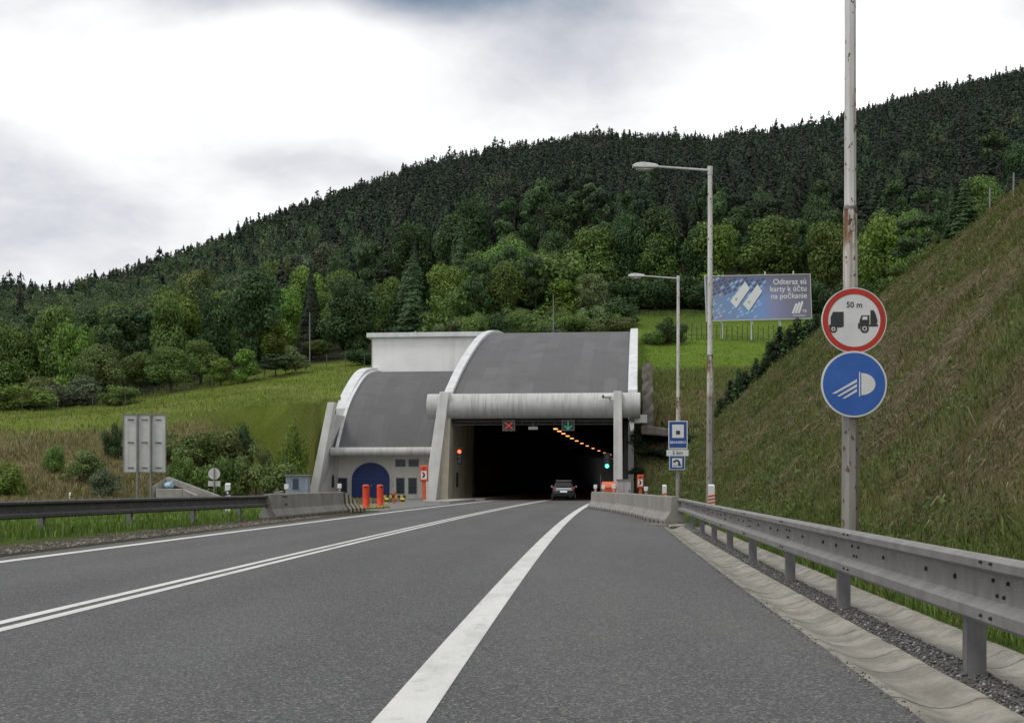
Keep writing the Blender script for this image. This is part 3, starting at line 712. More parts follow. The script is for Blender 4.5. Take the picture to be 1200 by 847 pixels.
# --- round fascia beams
def beam(name, u0, u1, v, z, r, mat):
    mb = MB(); n = 28
    prof = [(r*math.cos(PI*2*k/n), r*math.sin(PI*2*k/n)) for k in range(n)]
    us = np.linspace(u0, u1, 24)
    mb.loft([[(u, v + p[0], z + p[1]) for p in prof] for u in us])
    return mb.build(name, mat, portal, smooth=40)
beam('fascia_beam', -8.75, 6.95, -.55, 6.98, .93, M['fascia'])
beam('fascia_beam', -18.75, -7.62, 9.95, 3.92, .36, M['fascia'])
# --- leaning piers
def pier(b0, b1, t0, t1, v0, v1, zt, lean=.0, mat='portal'):
    mb = MB()
    mb.hexa([(b0, v0, -.1), (b1, v0, -.1), (b1, v1, -.1), (b0, v1, -.1)], [(t0, v0+lean, zt), (t1, v0+lean, zt), (t1, v1, zt), (t0, v1, zt)])
    return mb.build('pier', M[mat], portal, bevel=.04)
pier(-8.95, -8.0, -7.75, -7.05, -1.75, -.2, 8.0, .15)
pier(5.02, 5.68, 5.02, 5.62, -1.75, -.2, 7.95, .1)
pier(-20.35, -19.6, -18.7, -18.12, 8.6, 9.6, 7.95, .1)
mb = MB(); mb.hexa([(-20.2, 9.0, -.1), (-19.63, 9.0, -.1), (-18.36, 14.4, -.1), (-19.8, 14.4, -.1)], [(-18.85, 9.1, 7.0), (-18.2, 9.1, 7.0), (-18.12, 14.4, 7.0), (-18.9, 14.4, 7.0)])
mb.build('flank_wall', M['portal'], portal)
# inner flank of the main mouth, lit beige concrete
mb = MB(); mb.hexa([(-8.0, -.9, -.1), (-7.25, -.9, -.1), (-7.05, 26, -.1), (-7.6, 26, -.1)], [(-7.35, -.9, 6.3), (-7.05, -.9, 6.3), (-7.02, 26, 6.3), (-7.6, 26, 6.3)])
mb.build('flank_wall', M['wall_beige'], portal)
mb = MB(); mb.box(5.72, 6.05, 1.2, 14, -.1, 6.3); mb.build('flank_wall', M['lining'], portal)  # dark lining colour paints the shade under the beam here
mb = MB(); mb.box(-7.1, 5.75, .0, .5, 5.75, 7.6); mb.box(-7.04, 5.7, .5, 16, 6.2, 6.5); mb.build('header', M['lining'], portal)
mb = MB()
mb.box(-7.0, 5.6, -.12, -.02, 5.85, 5.95); mb.box(-7.0, 5.6, -.12, -.02, 5.6, 5.66)
for u in np.arange(-6.6, 5.6, 1.2): mb.box(u, u+.05, -.11, -.03, 5.66, 5.85)
mb.build('signal_gantry', M['galv_dark'], portal)
# slot in the flank
mb = MB(); mb.box(-7.17, -7.07, 3.0, 3.5, 1.0, 2.1); mb.build('wall_slot', M['black'], portal)
mb = MB(); mb.box(-19.08, -18.86, 11.4, 11.7, .95, 1.95); mb.build('wall_slot', M['black'], portal)
# --- lining of the bore, curving away under the hill
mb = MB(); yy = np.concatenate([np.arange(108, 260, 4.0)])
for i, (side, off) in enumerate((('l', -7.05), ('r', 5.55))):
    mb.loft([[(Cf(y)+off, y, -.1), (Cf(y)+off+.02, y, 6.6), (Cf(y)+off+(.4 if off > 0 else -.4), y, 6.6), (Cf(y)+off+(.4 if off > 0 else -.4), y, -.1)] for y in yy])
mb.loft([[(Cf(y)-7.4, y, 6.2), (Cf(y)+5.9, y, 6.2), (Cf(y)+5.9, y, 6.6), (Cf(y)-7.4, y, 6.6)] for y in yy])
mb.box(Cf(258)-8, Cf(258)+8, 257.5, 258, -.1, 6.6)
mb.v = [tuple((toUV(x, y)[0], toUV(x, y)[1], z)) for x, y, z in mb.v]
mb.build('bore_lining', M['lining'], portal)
mb = MB(); yy2 = np.arange(95.5, 256, 4.0)
mb.loft([[(Cf(y)-7.0, y, -.05), (Cf(y)-4.6, y, -.05), (Cf(y)-4.6, y, .14), (Cf(y)-7.0, y, .14)] for y in yy2])
mb.v = [tuple((toUV(x, y)[0], toUV(x, y)[1], z)) for x, y, z in mb.v]
mb.build('walkway', M['concrete'], portal)
mb = MB(); yy2 = np.arange(95.5, 256, 4.0)
mb.loft([[(Cf(y)+4.5, y, -.05), (Cf(y)+5.5, y, -.05), (Cf(y)+5.5, y, .16), (Cf(y)+4.5, y, .16)] for y in yy2])
mb.v = [tuple((toUV(x, y)[0], toUV(x, y)[1], z)) for x, y, z in mb.v]
mb.build('walkway', M['concrete'], portal)
# --- side bay: back wall, gates, windows
BV = 12.6
wall = MB(); wall.box(-18.95, -7.6, BV, BV+.4, -.1, 4.4); back = wall.build('back_wall', M['bay_wall'], portal)
mb = MB(); mb.box(-18.7, -7.62, 10.2, BV, 4.1, 4.3); mb.build('soffit', M['block_wall'], portal)
def gate(u):
    hw, hs = 1.65, 1.55
    arch = [(u-hw, -.1), (u+hw, -.1), (u+hw, hs)] + [(u+hw*math.cos(a), hs+1.5*math.sin(a)) for a in np.linspace(0, PI, 17)[1:-1]] + [(u-hw, hs)]
    mb = MB(); mb.plate(arch, BV-.08, BV-.01)
    g = mb.build('gate', M['gateblue'], portal)
    e = MB(); e.box(u-.02, u+.02, BV-.10, BV-.081, 0, 1.62); e.box(u-hw+.02, u+hw-.02, BV-.12, BV-.081, 1.6, 1.68)
    for k in (-1, 1):
        e.box(u+k*.85-.7, u+k*.85+.7, BV-.095, BV-.081, .25, .29); e.box(u+k*.85-.7, u+k*.85+.7, BV-.095, BV-.081, 1.35, 1.39)
    e.build('gate_rail', M['deepblue'], g)
    h = MB(); h.box(u+.06, u+.14, BV-.16, BV-.08, .95, 1.2); h.build('handle', M['galv'], g)
    for s in (-1, 1):
        qb = MB()
        for k in range(5):
            q0 = u + s*hw; q1 = u + s*(hw + (.30 if k % 2 else .17))
            qb.box(min(q0, q1), max(q0, q1), BV-.12, BV-.005, .05+k*.34, .05+k*.34+.32)
        qb.build('quoin_trim', M['portal'], g)
gate(-15.9); gate(-9.3)
def window(u, z, w_, h):
    mb = MB(); mb.box(u-w_/2-.06, u+w_/2+.06, BV-.05, BV-.004, z-.06, z+h+.06); f = mb.build('window', M['galv_post'], portal)
    p = MB(); p.box(u-w_/2, u+w_/2, BV-.06, BV-.051, z, z+h); p.build('pane', M['window'], f)
    s_ = MB()
    for k in (1, 2, 3): s_.box(u-w_/2, u+w_/2, BV-.075, BV-.061, z+h*k/4-.015, z+h*k/4+.015)
    s_.build('glazing_bar', M['galv_dark'], f)
window(-18.35, .45, .7, 1.25); window(-13.35, .45, .62, 1.25); window(-12.3, .45, .62, 1.25)
window(-13.35, 2.75, .75, .5); window(-12.2, 2.75, .75, .5)
# --- plain block rising behind the side roof
mb = MB(); mb.box(-18.9, -7.6, 27.2, 38, 9.5, 15.35); blk = mb.build('rear_block', M['block_wall'], portal)
mb = MB(); mb.box(-19.35, -7.3, 26.75, 38.4, 15.36, 15.8); cp = mb.build('roof_cap', M['rim'], blk, bevel=.04)
for u_, h_ in ((-15.2, 16.0), (-14.8, 16.08)): mb = MB(); mb.tube((u_, 28.2, 15.8), (u_, 28.2, h_), .1); mb.build('roof_vent', M['galv'], blk)
mb = MB(); mb.box(-18.95, -18.88, 27.14, 27.19, 11.5, 15.3); mb.build('drain_pipe', M['galv'], blk)

# ------------------------------------------------------------------ things on the portal
mast = empty('antenna_mast', W(-1.9, 36, 16.95), 0, 'thin pale mast standing up behind the portal roof', 'mast')
mb = MB(); mb.tube((0, 0, -.4), (0, 0, 3.6), .05, .035, 8); mb.build('pole', M['galv'], mast)
mb = MB(); mb.box(-.12, .12, -.12, .12, -.3, .06); mb.build('foot_plate', M['galv_dark'], mast)
lm = empty('antenna_mast', at(363, 385, 150), 0, 'thin pale mast among the trees left of the white rear block', 'mast')
zg = land1(lm.location.x, lm.location.y); lm.location.z = zg
mb = MB(); mb.tube((0, 0, -.4), (0, 0, 1.15+(568-366)*150/1500 - zg), .07, .05, 8); mb.build('pole', M['galv'], lm)

def rot_uv(o): o.rotation_euler = (0, 0, -HEAD)
def lane_signal(u, kind):
    s = empty('lane_signal', W(u, -.3, 5.15), -HEAD, 'lane signal showing a red cross over the oncoming lane' if kind == 'x' else 'lane signal showing a green down arrow over the right lane', 'lane signal')
    mb = MB(); mb.box(-.46, .46, -.1, .1, 0, .78); mb.build('board', M['led_board'], s, bevel=.02)
    mb = MB(); mb.box(-.52, .52, -.06, .12, .78, .82); mb.tube((-.3, 0, .8), (-.3, .1, 1.0), .03); mb.tube((.3, 0, .8), (.3, .1, 1.0), .03); mb.build('bracket', M['galv_dark'], s)
    mb = MB()
    if kind == 'x':
        mb.box(-.42, .42, -.112, -.101, .05, .73, 1)
        for a in (45, -45):
            ca, sa = math.cos(R(a)), math.sin(R(a)); L, h = .40, .055
            mb.plate([(ca*x - sa*z, .39 + (sa*x + ca*z)*.85) for x, z in ((-L, -h), (L, -h), (L, h), (-L, h))], -.125 - (.004 if a > 0 else 0), -.113)
        mb.build('cross', [M['cross_on'], M['signblack']], s)
    else:
        mb.box(-.42, .42, -.112, -.101, .05, .73, 1)
        mb.box(-.03, .03, -.124, -.113, .14, .68)
        for k in (-1, 1): mb.plate([(0, .06), (k*.27, .32), (k*.27, .41), (0, .16)][::k], -.126 - .003*(k > 0), -.1135)
        mb.build('arrow', [M['arrow_on'], M['signblack']], s)
lane_signal(-2.75, 'x'); lane_signal(1.65, 'g')
# hanging cameras / detector between the signals
dt = empty('detector', W(-.9, -.2, 5.35), -HEAD, 'small pale detector unit hanging between the two lane signals', 'detector')
mb = MB(); mb.box(-.4, .3, -.15, .15, -.12, .12); mb.build('housing', M['greybox'], dt, bevel=.05)
mb = MB(); mb.tube((-.05, 0, .1), (-.05, 0, .42), .03); mb.build('bracket', M['galv'], dt)
cm = empty('camera', W(4.55, -1.6, 7.55), -HEAD, 'white surveillance camera fixed to the round beam by the right pier', 'camera')
mb = MB(); mb.tube((-.25, -.25, 0), (.3, -.02, .02), .14, .14, 14); mb.build('housing', M['white'], cm)
mb = MB(); mb.tube((-.32, -.28, 0), (-.25, -.25, 0), .11, .12, 14); mb.build('lens_hood', M['black'], cm)
mb = MB(); mb.tube((.12, -.05, -.05), (.25, .2, -.25), .04); mb.build('bracket', M['galv'], cm)
def traffic_light(loc, lit, label):
    s = empty('traffic_light', loc, -HEAD, label, 'traffic light')
    mb = MB(); mb.box(-.19, .19, -.13, .13, 0, 1.1); body = mb.build('housing', M['black'], s, bevel=.04)
    mb = MB(); mb.box(-.24, .24, .135, .15, -.08, 1.18); mb.build('backboard', M['signblack'], s)
    for k, (nm, mon) in enumerate((('green_lens', 'green_on'), ('amber_lens', 'yellow'), ('red_lens', 'red_on'))):
        mb = MB(); mb.disc(0, .2 + .34*k, .14, -.15, -.131, 0, 20); mb.build(nm, M[mon] if lit == nm[:-5] else M['window'], s)
        v = MB(); n = 10
        v.loft([[(.16*math.cos(a), y, .2+.34*k+.16*math.sin(a)) for a in np.linspace(-.2, PI+.2, n)] + [(.15*math.cos(a), y, .2+.34*k+.15*math.sin(a)) for a in np.linspace(PI+.2, -.2, n)] for y in (-.131, -.3)])
        v.build('visor', M['black'], s)
    mb = MB(); mb.tube((0, .15, .55), (0, .45, .55), .04); mb.build('bracket', M['galv_dark'], s)
traffic_light(W(-6.45, -.2, 2.75), 'red', 'traffic light showing red beside the left wall of the mouth')
traffic_light(W(4.5, .4, 2.35), 'green', 'traffic light showing green beside the right pier of the mouth')
# sodium lamps along the crown of the bore
first = None
for k, y in enumerate([103, 107.5, 112.5, 118, 124, 131, 139, 148, 158, 169, 180, 191, 203, 216]):
    loc = (Cf(y) + .15, y, 5.62)
    if first is None:
        first = empty('tunnel_lamp', loc, -HEAD, 'orange sodium lamp in the row along the tunnel ceiling', 'lamp', 'sodium lamps along the tunnel ceiling')
        mb = MB(); mb.box(-.2, .2, -.5, .5, .06, .2); mb.build('housing', M['galv_dark'], first)
        mb = MB(); mb.box(-.15, .15, -.42, .42, 0, .06); mb.build('lit_panel', M['sodium'], first)
        for yy_ in (-.4, .4): mb = MB(); mb.tube((0, yy_, .2), (0, yy_, .6), .02); mb.build('hanger', M['galv_dark'], first)
    else:
        c = copy_tree(first); c.location = loc; c.rotation_euler = (0, 0, -math.atan(.058 + .0005*(y-10.4)))
# stone retaining wall beside the portal
rw = empty('retaining_wall', W(7.1, 1.2, 0), -HEAD, 'rough stone retaining wall with a ledge right of the portal', 'wall')
mb = MB()
zs = np.linspace(5.5, 10.25, 12)
ring_ = lambda z: [(RND.uniform(-.07, .07), RND.uniform(-.06, .06), z), (.45 + RND.uniform(-.1, .1), -.05 + RND.uniform(-.05, .05), z), (.85 - .03*(z-5.5) + RND.uniform(-.09, .09), RND.uniform(-.06, .06), z), (.8, 5, z), (0, 5, z)]
mb.loft([ring_(z) for z in zs])
mb.build('masonry', M['stone'], rw)
mb = MB(); mb.hexa([(-.1, -.8, 4.9), (2.3, -.6, 4.7), (2.3, 3, 4.7), (-.1, 3, 4.9)], [(-.1, -.9, 5.6), (2.0, -.7, 5.3), (2.0, 3, 5.3), (-.1, 3, 5.6)]); mb.build('ledge', M['stone'], rw, bevel=.08)
mb = MB(); mb.box(-.6, .35, -1.3, -.2, 5.7, 6.3); mb.build('pale_block', M['portal'], rw, bevel=.05)

# ================================================================== guard rails
RAIL = [(0.02, .37), (-.055, .375), (-.085, .40), (-.085, .462), (-.05, .485), (-.005, .505), (-.005, .655), (-.05, .672), (-.085, .69), (-.085, .735), (-.06, .755), (0.0, .757), (0.012, .745), (-.045, .738), (-.06, .725), (-.06, .70), (.012, .668), (.012, .495), (-.06, .462), (-.06, .405), (-.02, .392), (.02, .385)]
def guard_rail(name, path, post_at, label, mb_mat, post_mat, flip=1, beam_z=0, bolts=True, bolt_mat='bolt', face=-1):
    root = empty(name, (0, 0, 0), 0, label, 'guard rail')
    mb = MB(); prof = [(o*flip, z) for o, z in RAIL]
    mb.sweep(prof, path, closed=True, caps=True)
    P = [Vector(p) for p in path]; acc = [0]
    for a, b in zip(P[:-1], P[1:]): acc.append(acc[-1] + (b-a).length)
    def along(s):
        for i in range(len(P)-1):
            if s <= acc[i+1] or i == len(P)-2:
                d = (P[i+1]-P[i]).normalized(); return P[i] + d*(s-acc[i]), d
    s = 2.0
    while s < acc[-1]-.3:
        p, d = along(s); nrm = Vector((d.y, -d.x, 0))*(-flip)
        def stud(ds, z, off, r=.014):
            q = p + d*ds + nrm*off + Vector((0, 0, z)); mb.tube(q, q + nrm*.014, r, r*.8, 8, mi=1)
        for ds in (-.13, -.06, .06, .13):
            stud(ds, .62 if abs(ds) > .1 else .54, .005, .012)
        stud(-.09, .725, .086, .011); stud(.09, .725, .086, .011); stud(-.09, .43, .086, .011); stud(.09, .43, .086, .011)
        for ds in (.9, -1.1, 1.6): stud(ds, .59, .005, .017)
        s += 4.0
    mb.build('beam', [M[mb_mat], M[bolt_mat]], root, smooth=32)
    for s in post_at:
        p, d = along(min(max(s, 0), acc[-1]-.01)) ; a = math.atan2(d.y, d.x)
        nrm = Vector((d.y, -d.x, 0))*flip
        mb = MB(); gz = -.25 - p.z
        # folded sigma post: web and two flanges
        mb.box(-.055, .055, .03, .045, gz, .70); mb.box(-.058, -.045, .03, .14, gz, .70); mb.box(.045, .058, .03, .14, gz, .70)
        o = mb.build('post', M[post_mat], root); o.location = p; o.rotation_euler = (0, 0, a if flip < 0 else a + PI)
        mb = MB(); mb.box(-.05, .05, -.0, .03, .51, .65); k = mb.build('spacer', M[post_mat], o)
    return root
# right rail: posts stand in the gravel strip
rp = [(Af(y)+.62, y, 0.0) for y in np.arange(1.0, 36, 1.0)] + [(Af(36)+.60, 36, 0), (Af(36)+.62, 37.5, .01), (Af(37)+.5, 39.2, .02), (Af(37)+.46, 41.0, .03)]
# path length from y=1 ~ (y-1)*1.003
rr = guard_rail('guard_rail', rp, [7.77-1+.05, 12-1+.05, 15.5-1, 19.45-1, 23.1-1, 26.6-1, 30.2-1, 33.8-1, 3.0-1, 37.5-1], 'long galvanised steel guard rail beside the right shoulder and gutter', 'galv', 'galv_post', flip=1)
lp = catmull([(-16.2, 2, 0), (-13.3, 12, 0.02), (-11.95, 19.5, .04), (-10.6, 26.5, .05), (-9.45, 32.8, .06), (-8.55, 38.0, .06), (-7.72, 43.6, .06)], 5)
guard_rail('guard_rail', lp, [10.5, 14.7, 18.9, 23.0, 26.9, 31.0, 34.8, 38.3, 41.6], 'shade darkened steel guard rail along the left grass verge', 'galv_dark', 'galv_post', flip=-1, bolt_mat='bolt_light')

# ================================================================== concrete barriers
def barrier(name, p0, p1, label, group=None, face=-1, foot=.62, h=.82, n_feet=4, extra=None):
    p0 = Vector(p0); p1 = Vector(p1); d = p1-p0; L = d.length; a = math.atan2(d.y, d.x)
    root = empty(name, p0, a, label, 'concrete barrier', group)
    prof = [(-foot/2, .06), (-foot/2, .14), (-foot/2+.16, .36), (-.115, h-.02), (-.095, h), (.095, h), (.115, h-.02), (foot/2-.16, .36), (foot/2, .14), (foot/2, .06)]
    mb = MB(); nseg = 6
    mb.sweep(prof, [(L*k/nseg, 0, 0) for k in range(nseg+1)], closed=True, caps=True)
    mb.build('block', M['barrier'], root, bevel=.012)
    mb = MB(); mb.box(.02, L-.02, -foot/2+.015, foot/2-.015, -.05, .062); mb.build('plinth', M['barrier'], root)
    mb = MB(); x = .45
    while x < L-.3: mb.box(x-.09, x+.09, -foot/2-.004, foot/2+.004, .0, .085); x += .95
    mb.build('drain_notches', M['black'], root)
    return root, L
Bp = [(4.72, 36.9), (4.62, 41.0), (4.68, 46.2), (4.53, 52.9), (4.28, 57.8), (4.03, 63.2)]
lab = ['concrete barrier half hidden behind the end of the right guard rail', 'stained concrete barrier next beyond the right guard rail end, longest face of the row', 'concrete barrier third along the row after the right guard rail',
       'concrete barrier in front of the grey cabinet, second from the row end', 'concrete barrier closing the row at the tunnel end by the white edge line']
for i in range(5):
    a = Vector((Bp[i][0], Bp[i][1], 0)); b = Vector((Bp[i+1][0], Bp[i+1][1], 0)); d = (b-a).normalized()
    barrier('concrete_barrier', a + d*.055, b - d*.055, lab[i], 'concrete barriers right of the mouth', h=.82, n_feet=4)
# left barrier with painted end
lb0, lb1 = Vector((-7.95, 41.6, 0)), Vector((-7.1, 53.0, 0))
lbr, L = barrier('concrete_barrier', lb0, lb1, 'long concrete barrier with a striped black and yellow ramped end by the forecourt', None, h=.86, n_feet=7)
mb = MB(); foot = .62
def ring(x, h): 
    return [(x, -foot/2, .0), (x, -foot/2, min(.14, h*.5)), (x, -foot/2+.16, min(.36, h*.8)), (x, -.115, h-.02), (x, -.09, h), (x, .09, h), (x, .115, h-.02), (x, foot/2-.16, min(.36, h*.8)), (x, foot/2, min(.14, h*.5)), (x, foot/2, .0)]
xs = np.linspace(L, L+4.2, 11); hs = np.interp(xs, [L, L+.6, L+4.2], [.86, .84, .16])
mb.loft([ring(x - 0.0, h) for x, h in zip(xs, hs)], mi_of=lambda i, k: i % 2)
mb.build('striped_end', [M['black_stripe'], M['cream_stripe']], lbr)

# ================================================================== delineators and small posts
def delineator(loc, label, band, group, h=1.05, wd=.13, top=.24):
    r_ = empty('delineator', loc, 0, label, 'delineator post', group)
    mb = MB(); mb.hexa([(-wd/2, -.04, 0), (wd/2, -.04, 0), (wd/2*.8, .05, 0), (-wd/2*.8, .05, 0)], [(-wd/2, -.04, h), (wd/2, -.04, h+.0), (wd/2*.8, .05, h+.04), (-wd/2*.8, .05, h+.04)])
    mb.build('post', M['signwhite'], r_, bevel=.01)
    mb = MB()
    if band == 'red':
        for k in range(3): z = h - top - .10*k; mb.plate([(-wd/2-.002, z-.075), (wd/2+.002, z-.04), (wd/2+.002, z+.01), (-wd/2-.002, z-.025)], -.046, .02)
        mb.build('red_stripes', M['redstripe'], r_)
    else:
        z = h - top; mb.plate([(-wd/2-.002, z-.2), (wd/2+.002, z-.15), (wd/2+.002, z+.02), (-wd/2-.002, z-.03)], -.046, .02)
        mb.build('black_band', M['black'], r_)
        mb = MB(); mb.box(-.03, .03, -.052, -.047, z-.13, z-.04); mb.build('reflector', M['signwhite'], r_)
    return r_
def cap_marker(loc, label, band, group, s=1.0):
    """short barrier-top marker: white square head on a striped stub"""
    r_ = empty('barrier_marker', loc, 0, label, 'marker post', group)
    mb = MB(); mb.box(-.05*s, .05*s, -.03, .03, 0, .2*s); mb.build('stub', M['white'] , r_)
    mb = MB(); mb.box(-.1*s, .1*s, -.045, .03, .17*s, .4*s); mb.build('head', M['signwhite'], r_, bevel=.02)
    mb = MB()
    for k in range(2): mb.box(-.052*s, .052*s, -.034, .0, (.02+.09*k)*s, (.065+.09*k)*s)
    mb.build('stripes', M['redstripe'] if band == 'red' else M['black'], r_)
G1 = 'red and white markers by the right barriers'
def on_ground(px, Y): x = (px-MIDX)*Y/FL; return (x, Y, max(land1(x, Y), 0.0))
cap_marker((4.08, 62.6, .82), 'white headed marker on the barrier end nearest the tunnel', 'red', G1, .85)
cap_marker((4.28, 60.0, .82), 'white headed marker just behind the one on the barrier end', 'black', G1, .8)
cap_marker((4.55, 57.2, .82), 'white headed marker on the barrier in front of the orange box', 'red', G1, .9)
cap_marker((4.92, 47.0, .80), 'white headed marker on the barrier right of the orange emergency post', 'black', G1, .72)
delineator((5.05, 42.4, .02), 'red striped delineator behind the barrier joint with the guard rail', 'red', G1, 1.1, .15)
delineator((5.92, 38.0, .05), 'red striped delineator standing in front of the second lamp post', 'red', G1, 1.08, .2, .27)
G2 = 'black and white markers on the left side'
def lg(px, Y): x = (px-MIDX)*Y/FL; return x, Y, land1(x, Y)
delineator((-10.1, 45.5, .08), 'black banded delineator behind the left rail near the round sign back', 'black', G2, 1.1, .2, .22)
cap_marker((-7.82, 44.4, .86), 'black banded marker on the left barrier near the rail end', 'black', G2, .78)
cap_marker((-7.1, 52.7, .86), 'white headed marker on the left barrier above the stripes', 'black', G2, .85)
x, y, z = lg(82, 62); delineator((x, y, z), 'distant thin delineator at the foot of the left grass bank', 'black', G2, .72-z+.02, .09, .12)

# ================================================================== orange bollards, barricade, emergency posts
yb = MB(); c0, c1 = Vector((-7.15, 61.2, 0)), Vector((-6.55, 66.2, 0)); 
strip_o = empty('mounting_strip', (-6.85, 63.4, 0), math.atan2(5, .6), 'yellow base strip under the two red bollards', 'mounting strip')
mb = MB(); mb.box(-2.7, 2.7, -.22, .22, 0, .08); mb.build('slab', M['yellow'], strip_o, bevel=.03)
mb = MB(); mb.box(-2.5, -2.3, -.15, .15, .081, .1); mb.box(2.3, 2.5, -.15, .15, .081, .1); mb.build('anchor_plate', M['galv_dark'], strip_o)
bol = None
for k, (x, y, l) in enumerate(((-7.06, 61.9, 'red orange flexible bollard nearer the striped barrier end'), (-6.72, 65.2, 'red orange flexible bollard nearer the tunnel'))):
    if bol is None:
        bol = empty('bollard', (x, y, .08), 0, l, 'bollard', 'red orange bollards on the yellow strip')
        n = 18; mb = MB()
        prof = [(.17, 0), (.17, .05), (.155, .08), (.165, .5), (.17, .95), (.175, 1.0), (.16, 1.06), (.1, 1.085)]
        mb.loft([[(r*math.cos(2*PI*k/n), r*math.sin(2*PI*k/n), z) for k in range(n)] for r, z in prof]); mb.build('tube', M['redorange'], bol, smooth=40)
        mb = MB(); mb.box(-.07, .07, -.185, -.16, .93, 1.0); mb.build('grip_hole', M['black'], bol)
        mb = MB(); mb.tube((0, 0, -.01), (0, 0, .03), .22, .2, 18); mb.build('foot', M['redorange'], bol)
    else:
        c = copy_tree(bol); c.location = (x, y, .08); c['label'] = l; c.rotation_euler = (0, 0, .6)
bar = empty('barricade', at(462.5, 589.8, 79)*1.0, .05, 'low black and yellow striped barricade with an orange lamp', 'barricade')
bar.location.z = 0
mb = MB()
for k in range(8): mb.box(-.68+.17*k, -.68+.17*(k+1), -.05, .05, .34, .52, k % 2)
mb.build('striped_board', [M['yellow'], M['black']], bar)
for s in (-1, 1):
    mb = MB()
    for k in range(3): mb.hexa([(s*.48-.12, -.22, .12*k), (s*.48+.12, -.22, .12*k), (s*.48+.12, .22, .12*k), (s*.48-.12, .22, .12*k)], [(s*.48-.11, -.2+.03*k, .12*k+.119), (s*.48+.11, -.2+.03*k, .12*k+.119), (s*.48+.11, .2, .12*k+.119), (s*.48-.11, .2, .12*k+.119)], k % 2)
    mb.build('foot', [M['yellow'], M['black']], bar)
mb = MB(); mb.tube((0, 0, .52), (0, 0, .56), .05); mb.box(-.1, .1, -.08, .08, .56, .72); mb.build('lamp', M['orange'], bar, bevel=.02)
mb = MB(); mb.box(-.06, .06, -.07, .07, 0, .34); mb.build('centre_post', M['redorange'], bar)

def emergency_post(loc, s, label, rz):
    r_ = empty('emergency_post', loc, rz, label, 'emergency phone', 'orange emergency phone posts'); r_.scale = (s, s, s)
    mb = MB(); mb.box(-.13, .13, -.1, .1, 0, 1.3); mb.build('column', M['orange'], r_, bevel=.03)
    mb = MB(); mb.box(-.29, .29, -.17, .17, 1.28, 2.42); hd = mb.build('call_box', M['orange'], r_, bevel=.06)
    mb = MB(); mb.box(-.2, .2, -.18, -.171, 1.45, 2.02); mb.build('panel', M['signwhite'], hd)
    mb = MB()   # handset pictogram
    pts = [(.09, 1.53), (.13, 1.6), (.09, 1.66), (.03, 1.72), (.03, 1.78), (.09, 1.84), (.13, 1.9), (.08, 1.96), (-.02, 1.92), (-.08, 1.84), (-.1, 1.75), (-.08, 1.65), (-.02, 1.56)]
    mb.plate([(-x, z) for x, z in pts][::-1], -.184, -.181); mb.build('handset_symbol', M['signblack'], hd)
    mb = MB(); mb.box(-.17, .17, -.18, -.171, 2.1, 2.3); mb.build('recess', M['redorange'], hd)
    mb = MB(); mb.disc(0, 2.2, .07, -.186, -.1805, 0, 16); mb.build('call_button', M['black'], hd)
    return r_
emergency_post(at(497, 585.5, 89), .98, 'orange emergency phone post on the kerb left of the mouth', -.05).location.z = .13
ep = emergency_post((9.35, 93.2, 0), .86, 'orange emergency phone post right of the mouth behind the barriers', -.1); ep.location.z = land1(9.35, 93.2) - .02
cb = empty('cabinet', (6.95, 79.5, 0), -.06, 'pale grey equipment cabinet in front of the right pier', 'cabinet')
mb = MB(); mb.box(-.42, .42, -.25, .25, .1, 1.42); mb.build('housing', M['greybox'], cb, bevel=.02)
mb = MB(); mb.box(-.48, .48, -.3, .3, 1.42, 1.5); mb.build('lid', M['galv'], cb); mb = MB(); mb.box(-.45, .45, -.28, .28, -.1, .1); mb.build('plinth', M['concrete'], cb)
mb = MB(); mb.box(-.01, .01, -.262, -.251, .18, 1.36); mb.build('door_gap', M['black'], cb)
mb = MB(); mb.box(.3, .34, -.29, -.251, .7, .86); mb.build('handle', M['black'], cb)
ob = empty('grit_bin', (5.95, 78.5, 0), -.06, 'orange plastic grit bin left of the grey cabinet', 'bin')
mb = MB(); mb.hexa([(-.4, -.3, 0), (.4, -.3, 0), (.4, .3, 0), (-.4, .3, 0)], [(-.47, -.38, .98), (.47, -.38, .98), (.47, .38, .98), (-.47, .38, .98)]); mb.build('tub', M['orange'], ob, bevel=.04)
mb = MB(); mb.hexa([(-.5, -.42, .98), (.5, -.42, .98), (.5, .4, .98), (-.5, .4, .98)], [(-.42, -.3, 1.1), (.42, -.3, 1.1), (.42, .36, 1.36), (-.42, .36, 1.36)]); mb.build('lid', M['orange'], ob, bevel=.03)
mb = MB(); mb.box(-.35, .35, -.415, -.395, .5, .56); mb.build('rib', M['redorange'], ob)
wp = empty('whip_aerial', (5.45, 78.6, 0), 0, 'thin vertical rod left of the orange grit bin', 'rod')
mb = MB(); mb.tube((0, 0, 0), (0, 0, 1.75), .018, .012, 6); mb.build('rod', M['galv'], wp); mb = MB(); mb.box(-.05, .05, -.05, .05, 0, .1); mb.build('foot', M['galv_dark'], wp)

